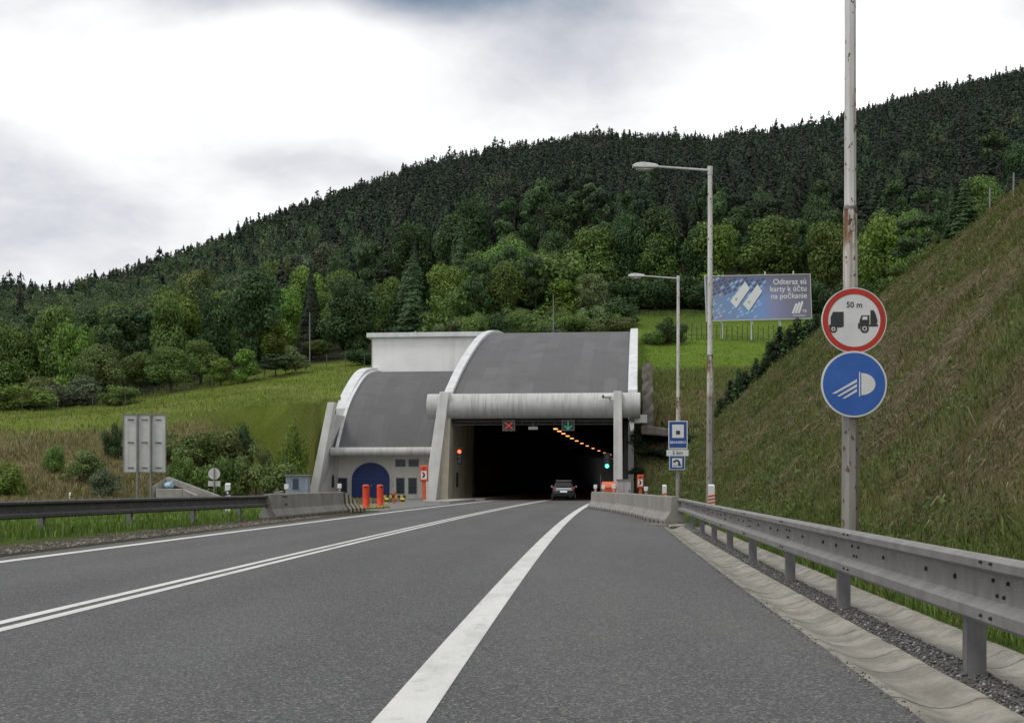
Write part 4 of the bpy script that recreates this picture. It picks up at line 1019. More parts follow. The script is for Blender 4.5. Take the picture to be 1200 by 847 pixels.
# ================================================================== street lamps
def octa(r, n=8): return [(r*math.cos(2*PI*k/n + PI/n), r*math.sin(2*PI*k/n + PI/n)) for k in range(n)]
def street_lamp(loc, label, rz=0.0, H=11.0):
    r_ = empty('street_lamp', loc, rz, label, 'street lamp', 'steel street lamps along the right side')
    mb = MB()
    st = [(-.6, .128), (2.5, .120), (4.2, .104), (5.16, .097), (5.17, .086), (8.2, .080), (11.0, .070)]
    mb.loft([[(x, y, z) for x, y in octa(r)] for z, r in st]); mb.build('pole', M['lamp_pole'], r_)
    mb = MB(); mb.loft([[(x, y, z) for x, y in octa(r, 16)] for z, r in ((5.13, .094), (5.13, .0995), (5.17, .0985), (5.17, .086))]); mb.build('collar', M['galv_post'], r_)
    mb = MB(); mb.box(-.05, .05, .113, .127, .7, 1.1); mb.build('hatch', M['lamp_pole'], r_)
    mb = MB(); mb.tube((.05, 0, 10.93), (-1.75, 0, 11.06), .038, .032, 10); mb.tube((0, 0, 10.8), (0, 0, 11.06), .082, .082, 10); mb.build('arm', M['lamp_arm'], r_, smooth=40)
    mb = MB()
    def hr(x, w_, zb, zt): return [(x, -w_, zb+.02), (x, -w_*.6, zb), (x, w_*.6, zb), (x, w_, zb+.02), (x, w_*.9, zt-.03), (x, w_*.5, zt), (x, -w_*.5, zt), (x, -w_*.9, zt-.03)]
    mb.loft([hr(-1.62, .06, 11.02, 11.10), hr(-1.72, .11, 11.0, 11.14), hr(-2.1, .16, 10.99, 11.18), hr(-2.3, .15, 11.0, 11.16), hr(-2.42, .09, 11.02, 11.10)]); hd = mb.build('lamp_head', M['lamp_arm'], r_, smooth=40)
    mb = MB(); mb.loft([hr(-1.8, .09, 10.95, 11.0), hr(-2.05, .13, 10.92, 11.0), hr(-2.3, .1, 10.95, 11.01)]); mb.build('lens', M['lamp_glass'], hd, smooth=40)
    return r_
l0 = street_lamp((4.955, 18.75, .12), 'rust streaked steel lamp post carrying the two round signs')
l1 = street_lamp((6.19, 40.0, .05), 'tall street lamp behind the red striped delineator, before the billboard')
l2 = street_lamp((8.05, 62.0, .1), 'farther street lamp carrying the blue tunnel information signs')
l2.location.z = max(land1(8.05, 62)-.02, 0); l1.location.z = max(land1(6.19, 40)-.02, 0); l0.location.z = max(land1(4.955, 18.75)-.02, 0)

# ================================================================== round signs on the near lamp post
sg = empty('road_sign', (4.965, 18.57, 1.15+(568-375.5)*18.57/1500), .02, 'round white sign with red ring, two lorries and 50 m distance', 'road sign')
Rr = .475
mb = MB(); mb.disc(0, 0, Rr, 0, .018, 0, 56); mb.disc(0, 0, Rr, -.004, -.0, 0, 56, Rr-.012); mb.build('plate', M['signwhite'], sg)
mb = MB(); mb.disc(0, 0, Rr-.014, -.004, -.001, 0, 56, Rr-.093); mb.build('red_ring', M['signred'], sg)
mb = MB(); ri = Rr - .095
# rear body of the leading lorry, cut by the ring
mb.plate([(-.345, -.06), (-.155, -.06), (-.155, .125), (-.31, .125), (-.345, .05)], -.0045, -.001)
mb.plate([(-.37, -.1), (-.20, -.1), (-.155, -.085), (-.155, -.062), (-.365, -.062)], -.0042, -.001)
mb.disc(-.305, -.125, .055, -.0047, -.001, 0, 24, .03); mb.disc(-.305, -.125, .016, -.0047, -.001, 0, 16)
mb.build('lorry_symbol', M['signblack'], sg); mb = MB()
# following lorry
mb.plate([(.235, -.055), (.325, -.055), (.34, .0), (.305, .11), (.28, .15), (.235, .15)], -.0045, -.001)
mb.plate([(.075, -.085), (.345, -.085), (.345, -.058), (.215, -.058), (.215, -.045), (.075, -.045)], -.0043, -.001)
mb.plate([(.075, -.044), (.22, -.044), (.22, .075), (.105, .075), (.075, -.005)], -.0044, -.001)
mb.plate([(.055, -.12), (.085, -.12), (.085, -.04), (.055, -.04)], -.0041, -.001)
mb.disc(.15, -.118, .062, -.0050, -.001, 0, 24, .034); mb.disc(.15, -.118, .02, -.0050, -.001, 0, 16)
mb.build('lorry_symbol', M['signblack'], sg)
mb = MB(); mb.plate([(.112, .01), (.19, .01), (.19, .058), (.125, .058)], -.0062, -.0050); mb.disc(.15, -.118, .034, -.0052, -.0046, 0, 24); mb.disc(-.305, -.125, .03, -.0052, -.0046, 0, 24)
mb.build('cab_window', M['signwhite'], sg)
mb = MB(); mb.disc(.15, -.118, .02, -.0062, -.0053, 0, 16); mb.disc(-.305, -.125, .016, -.0062, -.0053, 0, 16); mb.build('wheel_hub', M['signblack'], sg)
lettering('50 m', .115, sg, (.0, -.004, .225), M['signblack'], spacing=1.0, bold=.001)
mb = MB(); mb.box(-.16, .16, .018, .04, .12, .16); mb.box(-.16, .16, .018, .04, -.16, -.12); mb.tube((0, .13, .1), (0, .13, .18), .12, .12, 16); mb.tube((0, .13, -.18), (0, .13, -.1), .125, .125, 16); mb.build('clamp', M['galv'], sg)
sb = empty('road_sign', (4.96, 18.56, 1.15+(568-450)*18.56/1500), .02, 'round blue sign with a white dipped headlamp symbol', 'road sign')
mb = MB(); mb.disc(0, 0, Rr+.005, 0, .018, 0, 56); mb.build('plate', M['signwhite'], sb)
mb = MB(); mb.disc(0, 0, Rr-.02, -.003, -.0005, 0, 56); mb.build('blue_field', M['signblue'], sb)
mb = MB()
mb.plate([(.105, -.16)] + [(.105+.205*math.sin(a), -.16*math.cos(a)) for a in np.linspace(0, PI, 17)[1:-1]] + [(.105, .16)], -.006, -.0031)
mb.plate([(.072, -.175), (.088, -.175), (.088, .175), (.072, .175)], -.006, -.0031)
for k in range(3):
    z = .075 - .07*k
    mb.plate([(-.325+.075*k, z-.215+.035*k), (-.275+.07*k, z-.215+.035*k), (.04, z-.045), (.04, z-.003)][:4], -.006, -.0031)
mb.build('headlamp_symbol', M['signwhite'], sb)
mb = MB(); mb.box(-.16, .16, .018, .04, .12, .16); mb.box(-.16, .16, .018, .04, -.16, -.12); mb.tube((0, .14, .1), (0, .14, .18), .128, .128, 16); mb.tube((0, .14, -.18), (0, .14, -.1), .13, .13, 16); mb.build('clamp', M['galv'], sb)

# ================================================================== blue information signs on the farther lamp
def panel_sign(px, py, Y, w_, h, label):
    r_ = empty('road_sign', at(px, py, Y), 0, label, 'road sign')
    mb = MB(); mb.box(-w_/2, w_/2, 0, .03, -h/2, h/2); mb.build('plate', M['signwhite'], r_)
    mb = MB(); mb.box(-.1, .1, .03, .14, -h*.25-.03, -h*.25+.03); mb.box(-.1, .1, .03, .14, h*.25-.03, h*.25+.03); mb.build('clamp', M['galv'], r_)
    return r_
Yi = 61.8
s1 = panel_sign(794.5, 509.5, Yi, .92, 1.36, 'blue tunnel sign reading BRANISKO on the farther lamp post')
mb = MB(); mb.box(-.42, .42, -.004, -.0005, -.62, .64); mb.build('blue_field', M['deepblue'], s1)
mb = MB(); mb.box(-.28, .28, -.008, -.0045, -.14, .5); mb.build('white_field', M['signwhite'], s1)
mb = MB(); mb.plate([(-.1, .02), (.1, .02), (.1, .17), (.07, .21), (-.07, .21), (-.1, .17)], -.012, -.0085); mb.build('tunnel_symbol', M['signblack'], s1)
lettering('BRANISKO', .16, s1, (0, -.006, -.36), M['signwhite'], bold=.004)
s2 = panel_sign(794, 530.5, Yi, 1.06, .30, 'small white plate reading 5 km under the blue tunnel sign')
lettering('5 km', .25, s2, (0, -.003, 0), M['signblack'], bold=.004)
s3 = panel_sign(793.5, 542, Yi, .76, .68, 'blue emergency phone sign under the white 5 km plate')
mb = MB(); mb.box(-.35, .35, -.004, -.0005, -.31, .31); mb.build('blue_field', M['deepblue'], s3)
mb = MB(); mb.box(-.24, .24, -.008, -.0045, -.22, .22); mb.build('white_field', M['signwhite'], s3)
mb = MB(); arc = [(.18*math.cos(a)-.02, -.1+.26*math.sin(a)) for a in np.linspace(0, 2.4, 14)] + [(.08*math.cos(a)-.02, -.1+.17*math.sin(a)) for a in np.linspace(2.4, 0, 14)]
mb.plate(arc, -.012, -.0085); mb.box(.03, .19, -.0125, -.0086, -.16, -.08); mb.box(-.19, -.1, -.0125, -.0086, .0, .1); mb.build('handset_symbol', M['signblack'], s3)
lettering('SOS', .11, s3, (-.1, -.009, -.15), M['deepblue'], bold=.002)

# ================================================================== back of the big sign, small sign back
bs = empty('direction_sign', at(169.5, 600, 40), .12, 'back of a large rectangular pale sign on two posts', 'road sign')
bs.location.z = land1(bs.location.x, 40.0)
zl, zh = 1.5-.1, 3.33-.1
mb = MB(); mb.box(-.65, .65, 0, .03, zl, zh); pn = mb.build('panel', M['signgrey'], bs)
mb = MB()
for a in ((-.66, -.63, zl, zh), (.63, .66, zl, zh)): mb.box(a[0], a[1], -.025, .0, a[2], a[3])
mb.box(-.629, .629, -.025, .0, zl, zl+.03); mb.box(-.629, .629, -.025, 0, zh-.03, zh); mb.build('edge_trim', M['galv'], pn)
mb = MB()
for z in (zl+.16, (zl+zh)/2+.03, zh-.17):
    for xx in (-.42, 0.0, .42): mb.box(xx-.09, xx+.09, -.03, -.002, z-.012, z+.012)
mb.build('stiffener', M['galv_dark'], pn)
for xx in (-.21, .2):
    mb = MB(); mb.tube((xx, -.06, -.5), (xx, -.06, zh-.02), .038, .038, 10); mb.build('post', M['galv'], bs, smooth=40)
rs = empty('road_sign', at(251, 590, 64), .15, 'back of a small round sign with a plate beneath, on a thin post', 'road sign'); rs.location.z = land1(rs.location.x, 64.0)-.1
zz_ = 1.15+(568-555)*64/1500 - rs.location.z
mb = MB(); mb.disc(0, zz_, .29, 0, .02, 0, 28); mb.build('disc', M['signgrey'], rs)
mb = MB(); mb.box(-.3, .3, 0, .02, zz_-.62, zz_-.36); mb.build('plate', M['signgrey'], rs)
mb = MB(); mb.tube((0, -.04, -.4), (0, -.04, zz_+.26), .035, .035, 8); mb.build('post', M['galv'], rs)

# ================================================================== culvert headwall, kiosk
cv = empty('culvert_headwall', at(205, 590, 58), .1, 'pale concrete culvert headwall with sloping wing behind the left rail', 'headwall'); cv.location.z = land1(cv.location.x, 58)-.05
def cz(py): return 1.15+(568-py)*58/1500 - cv.location.z
def cx_(px): return (px-205)*58/1500
mb = MB(); mb.plate([(cx_(194), -.2), (cx_(259), -.2), (cx_(256), cz(581)), (cx_(196), cz(558.5)), (cx_(193.5), cz(560))], .25, .6); mb.build('wing_wall', M['concrete'], cv, bevel=.03)
mb = MB(); mb.hexa([(cx_(180), -.5, -.2), (cx_(196), .3, -.2), (cx_(196), .6, -.2), (cx_(178), -.2, -.2)], [(cx_(181), -.5, cz(570)), (cx_(194), .3, cz(558.8)), (cx_(195), .6, cz(558.8)), (cx_(180), -.2, cz(570))]); mb.build('wing_wall', M['concrete'], cv, bevel=.03)
mb = MB(); mb.box(cx_(186), cx_(216), -.6, .24, -.2, cz(572.5)); mb.hexa([(cx_(216.2), -.6, -.2), (cx_(232), -.45, -.2), (cx_(232), .2, -.2), (cx_(216.2), .2, -.2)], [(cx_(216.2), -.6, cz(573)), (cx_(231), -.45, cz(580)), (cx_(231), .2, cz(580)), (cx_(216.2), .2, cz(573))])
mb.build('front_block', M['concrete'], cv, bevel=.03)
mb = MB(); mb.plate([(cx_(191), cz(572.4)), (cx_(214), cz(572.4)), (cx_(203), cz(568.5)), (cx_(192), cz(570.5))], .2, .249); mb.build('opening', M['black'], cv)
mb = MB()
for k in range(9):
    q = k/8; mb.tube((cx_(217)+q*.5, -.57 + q*.12, cz(575)-q*.26+.06*math.sin(k*2.3)), (cx_(217)+(q+.1)*.5, -.565 + q*.12, cz(575)-(q+.1)*.26+.06*math.sin((k+1)*2.3)), .018, .018, 6)
mb.build('spray_mark', M['bluegrey'], cv)
bg_ = empty('blue_bag', cv.matrix_world @ Vector((0, 0, 0)), .2, 'crumpled blue and white bag lying on the culvert block', 'bag')
bg_.location = Vector(cv.location) + Vector((cx_(198.5), -.05, cz(572.3)))
bm = bmesh.new(); bmesh.ops.create_icosphere(bm, subdivisions=3, radius=.2)
for v in bm.verts:
    nn = float(fbm(np.array([v.co.x*9+v.co.y*4]), np.array([v.co.z*9-v.co.y*5]), 3, 5)[0]); v.co *= 1 + nn*.5; v.co.z = max(v.co.z*.8, -.13) + .13; v.co.x *= 1.05
me = bpy.data.meshes.new('sack'); bm.to_mesh(me); bm.free(); me.materials.append(M['bag']); o = bpy.data.objects.new('sack', me); COL.objects.link(o); o.parent = bg_
mb = MB(); mb.tube((0.1, 0, .26), (.17, 0, .38), .06, .03, 8); mb.build('knot', M['bag'], bg_)
ks = empty('kiosk', at(348, 585, 84), .05, 'small blue grey metal hut with a dark window by the left buttress', 'hut'); ks.location.z = -.1
kw = 1.45; kh = 1.15+(568-557.5)*84/1500+.1
mb = MB(); mb.box(-kw/2, kw/2, 0, 1.4, 0, kh); mb.build('walls', M['bluegrey'], ks, bevel=.02)
mb = MB(); mb.box(-kw/2-.08, kw/2+.08, -.1, 1.5, kh, kh+.09); mb.build('roof', M['galv'], ks)
mb = MB(); mb.box(-.28, .1, -.03, -.001, kh-.85, kh-.2); wn = mb.build('window', M['window'], ks)
mb = MB(); mb.box(-.31, .13, -.04, -.031, kh-.88, kh-.85); mb.box(-.31, .13, -.04, -.031, kh-.2, kh-.17); mb.build('frame', M['galv_dark'], wn)
stn = empty('stone_block', at(326, 580, 80), .2, 'small brown stone block left of the blue grey hut', 'stone'); stn.location.z = -.1
mb = MB(); mb.hexa([(-.35, 0, 0), (.35, 0, 0), (.3, .6, 0), (-.3, .6, 0)], [(-.3, .05, .8), (.32, .02, .86), (.28, .5, .9), (-.26, .5, .75)]); stn_o = mb.build('block', M['stone'], stn, bevel=.06)

# ================================================================== billboard
YB = 124.0
c0 = at(889, 348.5, YB)
bb = empty('billboard', (c0.x, c0.y, c0.z), .12, 'wide advertising billboard with bank cards on a keyboard, on the meadow', 'billboard')
BWd, BHt = 10.45, 4.25; roll = R(-2.2)
m, t, b = new_mat('poster_print'); v = t.coord('Object'); X, Y, Z = t.xyz(v)
gx = t.smooth(X, -5.2, 5.2)
col = t.ramp(gx, [(0, (.26, .26, .34)), (.12, (.20, .27, .47)), (.55, (.19, .30, .62)), (.72, (.25, .26, .44)), (1, (.17, .165, .235))])
col = t.mix(t.smooth(Z, -.4, 2.1), col, t.mix(.75, col, (.13, .12, .17)))
t.set(b.inputs['Base Color'], col); b.inputs['Roughness'].default_value = .5; M['poster'] = m
mb = MB(); mb.box(-BWd/2, BWd/2, 0, .12, -BHt/2, BHt/2); pnl = mb.build('panel', M['poster'], bb); pnl.rotation_euler = (0, roll, 0)
mb = MB()
for a in ((-BWd/2-.06, -BWd/2, -BHt/2, BHt/2), (BWd/2, BWd/2+.06, -BHt/2, BHt/2), (-BWd/2-.06, BWd/2+.06, BHt/2, BHt/2+.07), (-BWd/2-.06, BWd/2+.06, -BHt/2-.07, -BHt/2)): mb.box(a[0], a[1], -.03, .13, a[2], a[3])
mb.build('frame', M['signgrey'], pnl)
keymats = [pmat('key_pale', (.30, .48, .74)), pmat('key_mid', (.17, .32, .62)), pmat('key_dark', (.07, .10, .2)), pmat('key_warm', (.42, .38, .42)), pmat('card_white', (.70, .72, .74)), pmat('card_grey', (.4, .43, .48))]
mb = MB(); ang = R(40)
ca, sa = math.cos(ang), math.sin(ang)
def inside(x, z): return -BWd/2+.05 < x < .55 + .35*z and -BHt/2+.05 < z < BHt/2-.05
for i in range(-16, 17):
    for j in range(-12, 13):
        a_, b_ = i*.52, j*.46 + (i % 2)*.2
        x = -3.0 + a_*ca + b_*sa*.5; z = a_*sa*.9 - b_*ca*.8 - .1
        q = [(-.2, -.12), (.2, -.12), (.2, .12), (-.2, .12)]
        pts = [(x + p*ca*1.0 + r*sa*.6, z + p*sa*.85 - r*ca*.9) for p, r in q][::-1]
        if not all(inside(*k_) for k_ in pts): continue
        mi = 2 if z > .75 + .1*x else (3 if (z > .2 and x < -3.2 and RND.random() < .45) else (0 if RND.random() < .55 else 1))
        if mi == 2 and RND.random() < .3: mi = 0
        mb.plate(pts, -.006, -.001, mi)
mb.build('keyboard_print', keymats, pnl)
mb = MB()
for x0, z0 in ((-1.85, .2), (-.6, -.1)):
    pts = [(-1.0, -.55), (-.42, -1.25), (.98, .70), (.55, 1.45)]
    P_ = [(x0+p[0], z0+p[1]*.95) for p in pts]
    mb.plate([(p[0]+.06, p[1]-.07) for p in P_], -.009, -.0065, 2); mb.plate(P_, -.012, -.0095, 4)
    mb.plate([(x0-.55, z0-.35), (x0-.38, z0-.52), (x0-.22, z0-.34), (x0-.38, z0-.17)], -.0135, -.0122, 5)
mb.build('card_print', keymats, pnl)
for body, zc in (('Odteraz sú', 1.45), ('karty k účtu', .76), ('na počkanie', .07)):
    lettering(body, .74, pnl, (BWd/2-.36, -.008, zc), M['signwhite'], align='RIGHT', bold=.008)
mb = MB()
for k in range(3):
    x0 = 3.25 + k*.30; mb.plate([(x0, -1.62), (x0+.22, -1.62), (x0+.62, -.75+.1*k), (x0+.5, -.62+.1*k), (x0+.42, -.66+.1*k)], -.008, -.001)
mb.build('logo', M['signwhite'], pnl)
lettering('TB', .38, pnl, (4.55, -.008, -1.43), M['signwhite'], bold=.004)
lettering('TATRA BANKA', .19, pnl, (4.0, -.008, -1.85), M['signwhite'], bold=.003)
for xx in (-3.6, -.6, 2.2):
    gx_ = bb.location.x + xx*math.cos(.12); gy_ = bb.location.y + xx*math.sin(.12) + .3; gz_ = land1(gx_, gy_)
    mb = MB(); mb.box(xx-.09, xx+.09, .16, .34, gz_-bb.location.z-.6, -BHt/2+2.0); mb.build('post', M['signgrey'], bb)
for xx in (.75, 3.6):
    mb = MB(); mb.box(xx-.05, xx+.05, .3, .4, -1, BHt/2+.42+.04*xx); mb.build('post', M['signgrey'], bb)

# ================================================================== fences
def line_fence(name, pts, step, h, label, wires, mat, r=.035, picket=None, hj=.0):
    root = empty(name, (pts[0][0], pts[0][1], land1(*pts[0])), 0, label, 'fence')
    o0 = Vector(root.location); P = [Vector((p[0], p[1], 0)) for p in pts]
    acc = [0]
    for a, b in zip(P[:-1], P[1:]): acc.append(acc[-1]+(b-a).length)
    def along(s):
        for i in range(len(P)-1):
            if s <= acc[i+1]+1e-6: return P[i].lerp(P[i+1], (s-acc[i])/(acc[i+1]-acc[i]))
        return P[-1]
    tops = []; s = 0; 
    while s <= acc[-1]:
        p = along(s); z = land1(p.x, p.y); hh = h*(1+RND.uniform(-hj, hj))
        q = Vector((p.x, p.y, z)) - o0; lean = Vector((RND.uniform(-.06, .06), RND.uniform(-.06, .06), 0))
        mb = MB(); mb.tube(q - Vector((0, 0, .3)), q + Vector((0, 0, hh)) + lean, r, r*.85, 6); mb.build('post', mat, root)
        tops.append((q, hh, lean)); s += step
    mb = MB()
    for f in wires:
        for (a, ha, la), (b, hb, lb_) in zip(tops[:-1], tops[1:]):
            mb.tube(a + Vector((0, 0, ha*f)) + la*f, b + Vector((0, 0, hb*f)) + lb_*f, .008, .008, 4, caps=False)
    mb.build('wire', M['galv_dark'], root)
    return root
def gp_(px, py_y): return ((px-MIDX)*py_y/FL, py_y)
line_fence('paling_fence', [gp_(787, 120), gp_(840, 121.5), gp_(908, 122.5), gp_(945, 122.0)], .52, 1.5, 'weathered paling fence across the meadow under the billboard', (.35, .8), M['oldwood'], .05, hj=.12)
line_fence('wire_fence', [gp_(-60, 111), gp_(60, 113), gp_(150, 117), gp_(255, 123.5)], 3.0, 1.5, 'thin wire fence along the foot of the left woods', (.3, .6, .92), M['oldwood'], .04, hj=.1)
line_fence('wire_fence', [gp_(258, 129), gp_(330, 134), gp_(432, 142)], 2.6, 1.7, 'wire fence with dark posts on the meadow left of the portal', (.3, .6, .92), M['oldwood'], .05, hj=.1)
for px, py, Y, h_ in ((1160, 235, 56, 1.05), (1188, 212, 53, 1.0)):
    x = (px-MIDX)*Y/FL; z = land1(x, Y)
    fp = empty('fence_post', (x, Y, z), 0, 'thin grey post on the slope crest, %s of two' % ('left' if px < 1170 else 'right'), 'post', 'posts on the crest of the right slope')
    mb = MB(); mb.tube((0, 0, -.4), (0, 0, h_), .04, .04, 8); mb.build('post', M['galv'], fp); mb = MB(); mb.tube((0, 0, h_), (0, 0, h_+.03), .05, .05, 8); mb.build('cap', M['galv_dark'], fp)

# ================================================================== car entering the bore
CY = 95.0
car = empty('car', ((660.5-600)*CY/FL, CY, 0), -.05, 'silver dark hatchback car seen from behind entering the tunnel', 'car')
def rr_(y, zb, zt, wb, wm, wt):   # cross-section ring at station y
    zm = zb + (zt-zb)*.45
    h = [(wb*.92, zb), (wb, zb+.08), (wm, zm), (wm*.98, zm+(zt-zm)*.6), (wt, zt-.04), (wt*.9, zt)]
    return [(x, y, z) for x, z in h] + [(-x, y, z) for x, z in reversed(h)]
mb = MB()   # lower body from tail to nose
mb.loft([rr_(0, .38, .86, .70, .76, .70), rr_(.06, .28, .96, .78, .83, .77), rr_(.3, .22, 1.0, .82, .87, .80), rr_(1.2, .2, 1.0, .84, .88, .80), rr_(2.6, .2, .98, .84, .88, .80), rr_(3.3, .22, .93, .83, .87, .78), rr_(4.0, .26, .82, .78, .82, .72), rr_(4.25, .34, .7, .66, .7, .62)])
mb.build('body', M['carpaint'], car, smooth=35)
mb = MB()   # cabin
def cab(y, zt, wb, wt): return [(wb, y, .94), (wb*.98, y, 1.02), (wt+.03, y, zt-.06), (wt*.85, y, zt), (-wt*.85, y, zt), (-wt-.03, y, zt-.06), (-wb*.98, y, 1.02), (-wb, y, .94)]
mb.loft([cab(.10, 1.0, .76, .74), cab(.38, 1.40, .76, .56), cab(.7, 1.46, .77, .58), cab(1.6, 1.48, .78, .60), cab(2.3, 1.42, .77, .58), cab(3.1, 1.0, .74, .70)])
mb.build('cabin', M['carpaint'], car, smooth=30)
mb = MB(); mb.hexa([(-.62, .11, 1.03), (.62, .11, 1.03), (.62, .2, 1.03), (-.62, .2, 1.03)], [(-.52, .33, 1.37), (.52, .33, 1.37), (.52, .42, 1.37), (-.52, .42, 1.37)]); mb.build('rear_window', M['carglass'], car)
for s in (-1, 1):
    mb = MB(); mb.hexa([(s*.765, .5, 1.03), (s*.775, .5, 1.03), (s*.775, 2.7, 1.03), (s*.765, 2.7, 1.03)], [(s*.585, .75, 1.38), (s*.63, .75, 1.38), (s*.63, 2.2, 1.38), (s*.585, 2.2, 1.38)]); mb.build('side_window', M['carglass'], car)
    mb = MB(); mb.hexa([(s*.56, .02, .80), (s*.80, .05, .78), (s*.84, .3, .8), (s*.56, .1, .8)], [(s*.60, .04, .97), (s*.77, .08, .97), (s*.8, .3, .98), (s*.58, .14, .98)]); mb.build('tail_light', M['taillight'], car)
    mb = MB(); mb.box(s*.84 - .0, s*1.0, 2.45, 2.6, .95, 1.1) if s > 0 else mb.box(-1.0, -.84, 2.45, 2.6, .95, 1.1); mb.build('mirror', M['carsilver'], car, bevel=.03)
    mb = MB(); mb.tube((s*.56, .75, 1.5), (s*.58, 2.1, 1.5), .018, .018, 8); mb.build('roof_rail', M['carsilver'], car)
    for y in (.75, 3.3):
        mb = MB(); n = 24
        mb.loft([[(s*x, y + r*math.cos(2*PI*k/n), .31 + r*math.sin(2*PI*k/n)) for k in range(n)] for x, r in ((.66, .27), (.67, .30), (.84, .31), (.87, .27))]); wh = mb.build('wheel', M['rubber'], car, smooth=40)
        mb = MB(); mb.tube((s*.865, y, .31), (s*.885, y, .31), .2, .18, 16); mb.build('rim', M['carsilver'], wh)
mb = MB(); mb.box(-.66, .66, -.015, .1, .74, .80); mb.hexa([(-.56, -.02, .84), (.56, -.02, .84), (.56, .1, .84), (-.56, .1, .84)], [(-.56, .02, .93), (.56, .02, .93), (.56, .1, .93), (-.56, .1, .93)]); mb.build('tailgate_trim', M['carsilver'], car)
mb = MB(); mb.box(-.26, .26, -.04, -.016, .6, .71); mb.build('number_plate', M['plate'], car)
mb = MB(); mb.hexa([(-.78, .0, .3), (.78, .0, .3), (.82, .3, .3), (-.82, .3, .3)], [(-.78, -.05, .56), (.78, -.05, .56), (.84, .3, .58), (-.84, .3, .58)]); mb.build('rear_bumper', M['black'], car, bevel=.04)
mb = MB(); mb.hexa([(-.55, .36, 1.40), (.55, .36, 1.40), (.55, .7, 1.46), (-.55, .7, 1.46)], [(-.53, .26, 1.44), (.53, .26, 1.44), (.55, .72, 1.49), (-.55, .72, 1.49)]); mb.build('spoiler', M['carsilver'], car)
for s in (-1, 1):
    mb = MB(); mb.box(s*.6-.12, s*.6+.12, 4.12, 4.26, .58, .7); mb.build('headlight', M['lamp_glass'], car)
mb = MB(); mb.tube((.5, -.06, .28), (.5, .2, .28), .035, .035, 10); mb.build('exhaust', M['galv'], car)
# ================================================================== vegetation meshes
def leaf_quads(cen, nrm, size, stretch=1.5):
    """small folded leaf-clump faces at points cen facing nrm"""
    n = len(cen); nrm = nrm/np.maximum(np.linalg.norm(nrm, axis=1, keepdims=True), 1e-6)
    a = np.cross(nrm, rng.normal(size=(n, 3))); a /= np.maximum(np.linalg.norm(a, axis=1, keepdims=True), 1e-6)
    b = np.cross(nrm, a); s = size[:, None]*(0.7 + .6*rng.random((n, 1)))
    q = np.stack([cen - a*s*stretch*.5, cen - b*s*.45 + nrm*s*.12, cen + a*s*stretch*.5, cen + b*s*.45 + nrm*s*.12], 1)
    return q.reshape(-1, 3), np.arange(4*n).reshape(-1, 4)
def jitter_tint(n, c, var=.25, k=4):
    c = np.asarray(c, float)
    g = 1 + rng.normal(size=(n, 1))*var
    out = c[None]*np.clip(g, .45, 1.7)*(1 + rng.normal(size=(n, 3))*.06)
    return np.repeat(np.clip(out, .003, 1), k, 0)
def lobes_for(kind, seed):
    r = np.random.default_rng(seed); L = []
    if kind == 'broad':
        for k in range(30):
            th = r.random()*2*PI; h = .18 + .78*r.random()**.85
            env = math.sin(PI*min(max((h-.04)/1.0, 0), 1))**.6*.40
            rad = env*math.sqrt(r.random())*.85; s = .10 + .085*r.random()
            L.append((rad*math.cos(th), rad*math.sin(th), min(h, .97-s*.7), s, s*(.75+.3*r.random())))
        L.append((0, 0, .5, .26, .33)); L.append((.02, -.03, .78, .15, .15))
    elif kind == 'tall':
        for k in range(20):
            th = r.random()*2*PI; h = .14 + .82*r.random()
            env = (.26*(1-h)**.55 + .03); rad = env*math.sqrt(r.random()); s = .07 + .06*r.random()
            L.append((rad*math.cos(th), rad*math.sin(th), min(h, .96-s*.8), s, s*1.25))
        L.append((0, 0, .45, .14, .35))
    elif kind == 'bush':
        for k in range(22):
            th = r.random()*2*PI; rad = .42*math.sqrt(r.random()); h = .12 + (.75 - rad*.7)*r.random(); s = .12 + .1*r.random()
            L.append((rad*math.cos(th), rad*math.sin(th), h, s, s*.9))
    elif kind == 'pine':
        for k in range(20):
            th = r.random()*2*PI; h = .36 + .6*r.random(); env = .23*math.sin(PI*min((h-.28)/.78, 1))**.6 + .03
            rad = env*math.sqrt(r.random()); s = .055 + .05*r.random()
            L.append((rad*math.cos(th), rad*math.sin(th), min(h, .97-s*.5), s*1.2, s*.7))
    return np.array(L)
def crown(kind, seed, n, size, col, var=.28, shell_=.75):
    fuzz = .15 if kind == 'bush' else .055
    L = lobes_for(kind, seed); vol = L[:, 3]**2*L[:, 4]; wgt = vol**.72; wgt /= wgt.sum()
    i = rng.choice(len(L), n, p=wgt); d = rng.normal(size=(n, 3)); d /= np.linalg.norm(d, axis=1, keepdims=True)
    rr_ = 1 - (1-shell_)*1.4*rng.random(n)**1.6 + rng.normal(size=n)*fuzz
    c = L[i, :3] + d*L[i, 3][:, None]*np.array([1, 1, 1])*rr_[:, None]; c[:, 2] = L[i, 2] + d[:, 2]*L[i, 4]*rr_
    nr = d + rng.normal(size=(n, 3))*.38 + np.array([0, 0, .30])
    v, f = leaf_quads(c, nr, np.full(n, size))
    lt = 1 + rng.normal(size=len(L))*.14           # each bough its own green
    t_ = np.asarray(col)[None]*lt[i][:, None]
    t_ = t_*np.clip(1+rng.normal(size=(n, 1))*var, .4, 1.7)*(1+rng.normal(size=(n, 3))*.06)
    return v, f, np.repeat(np.clip(t_, .003, 1), 4, 0)
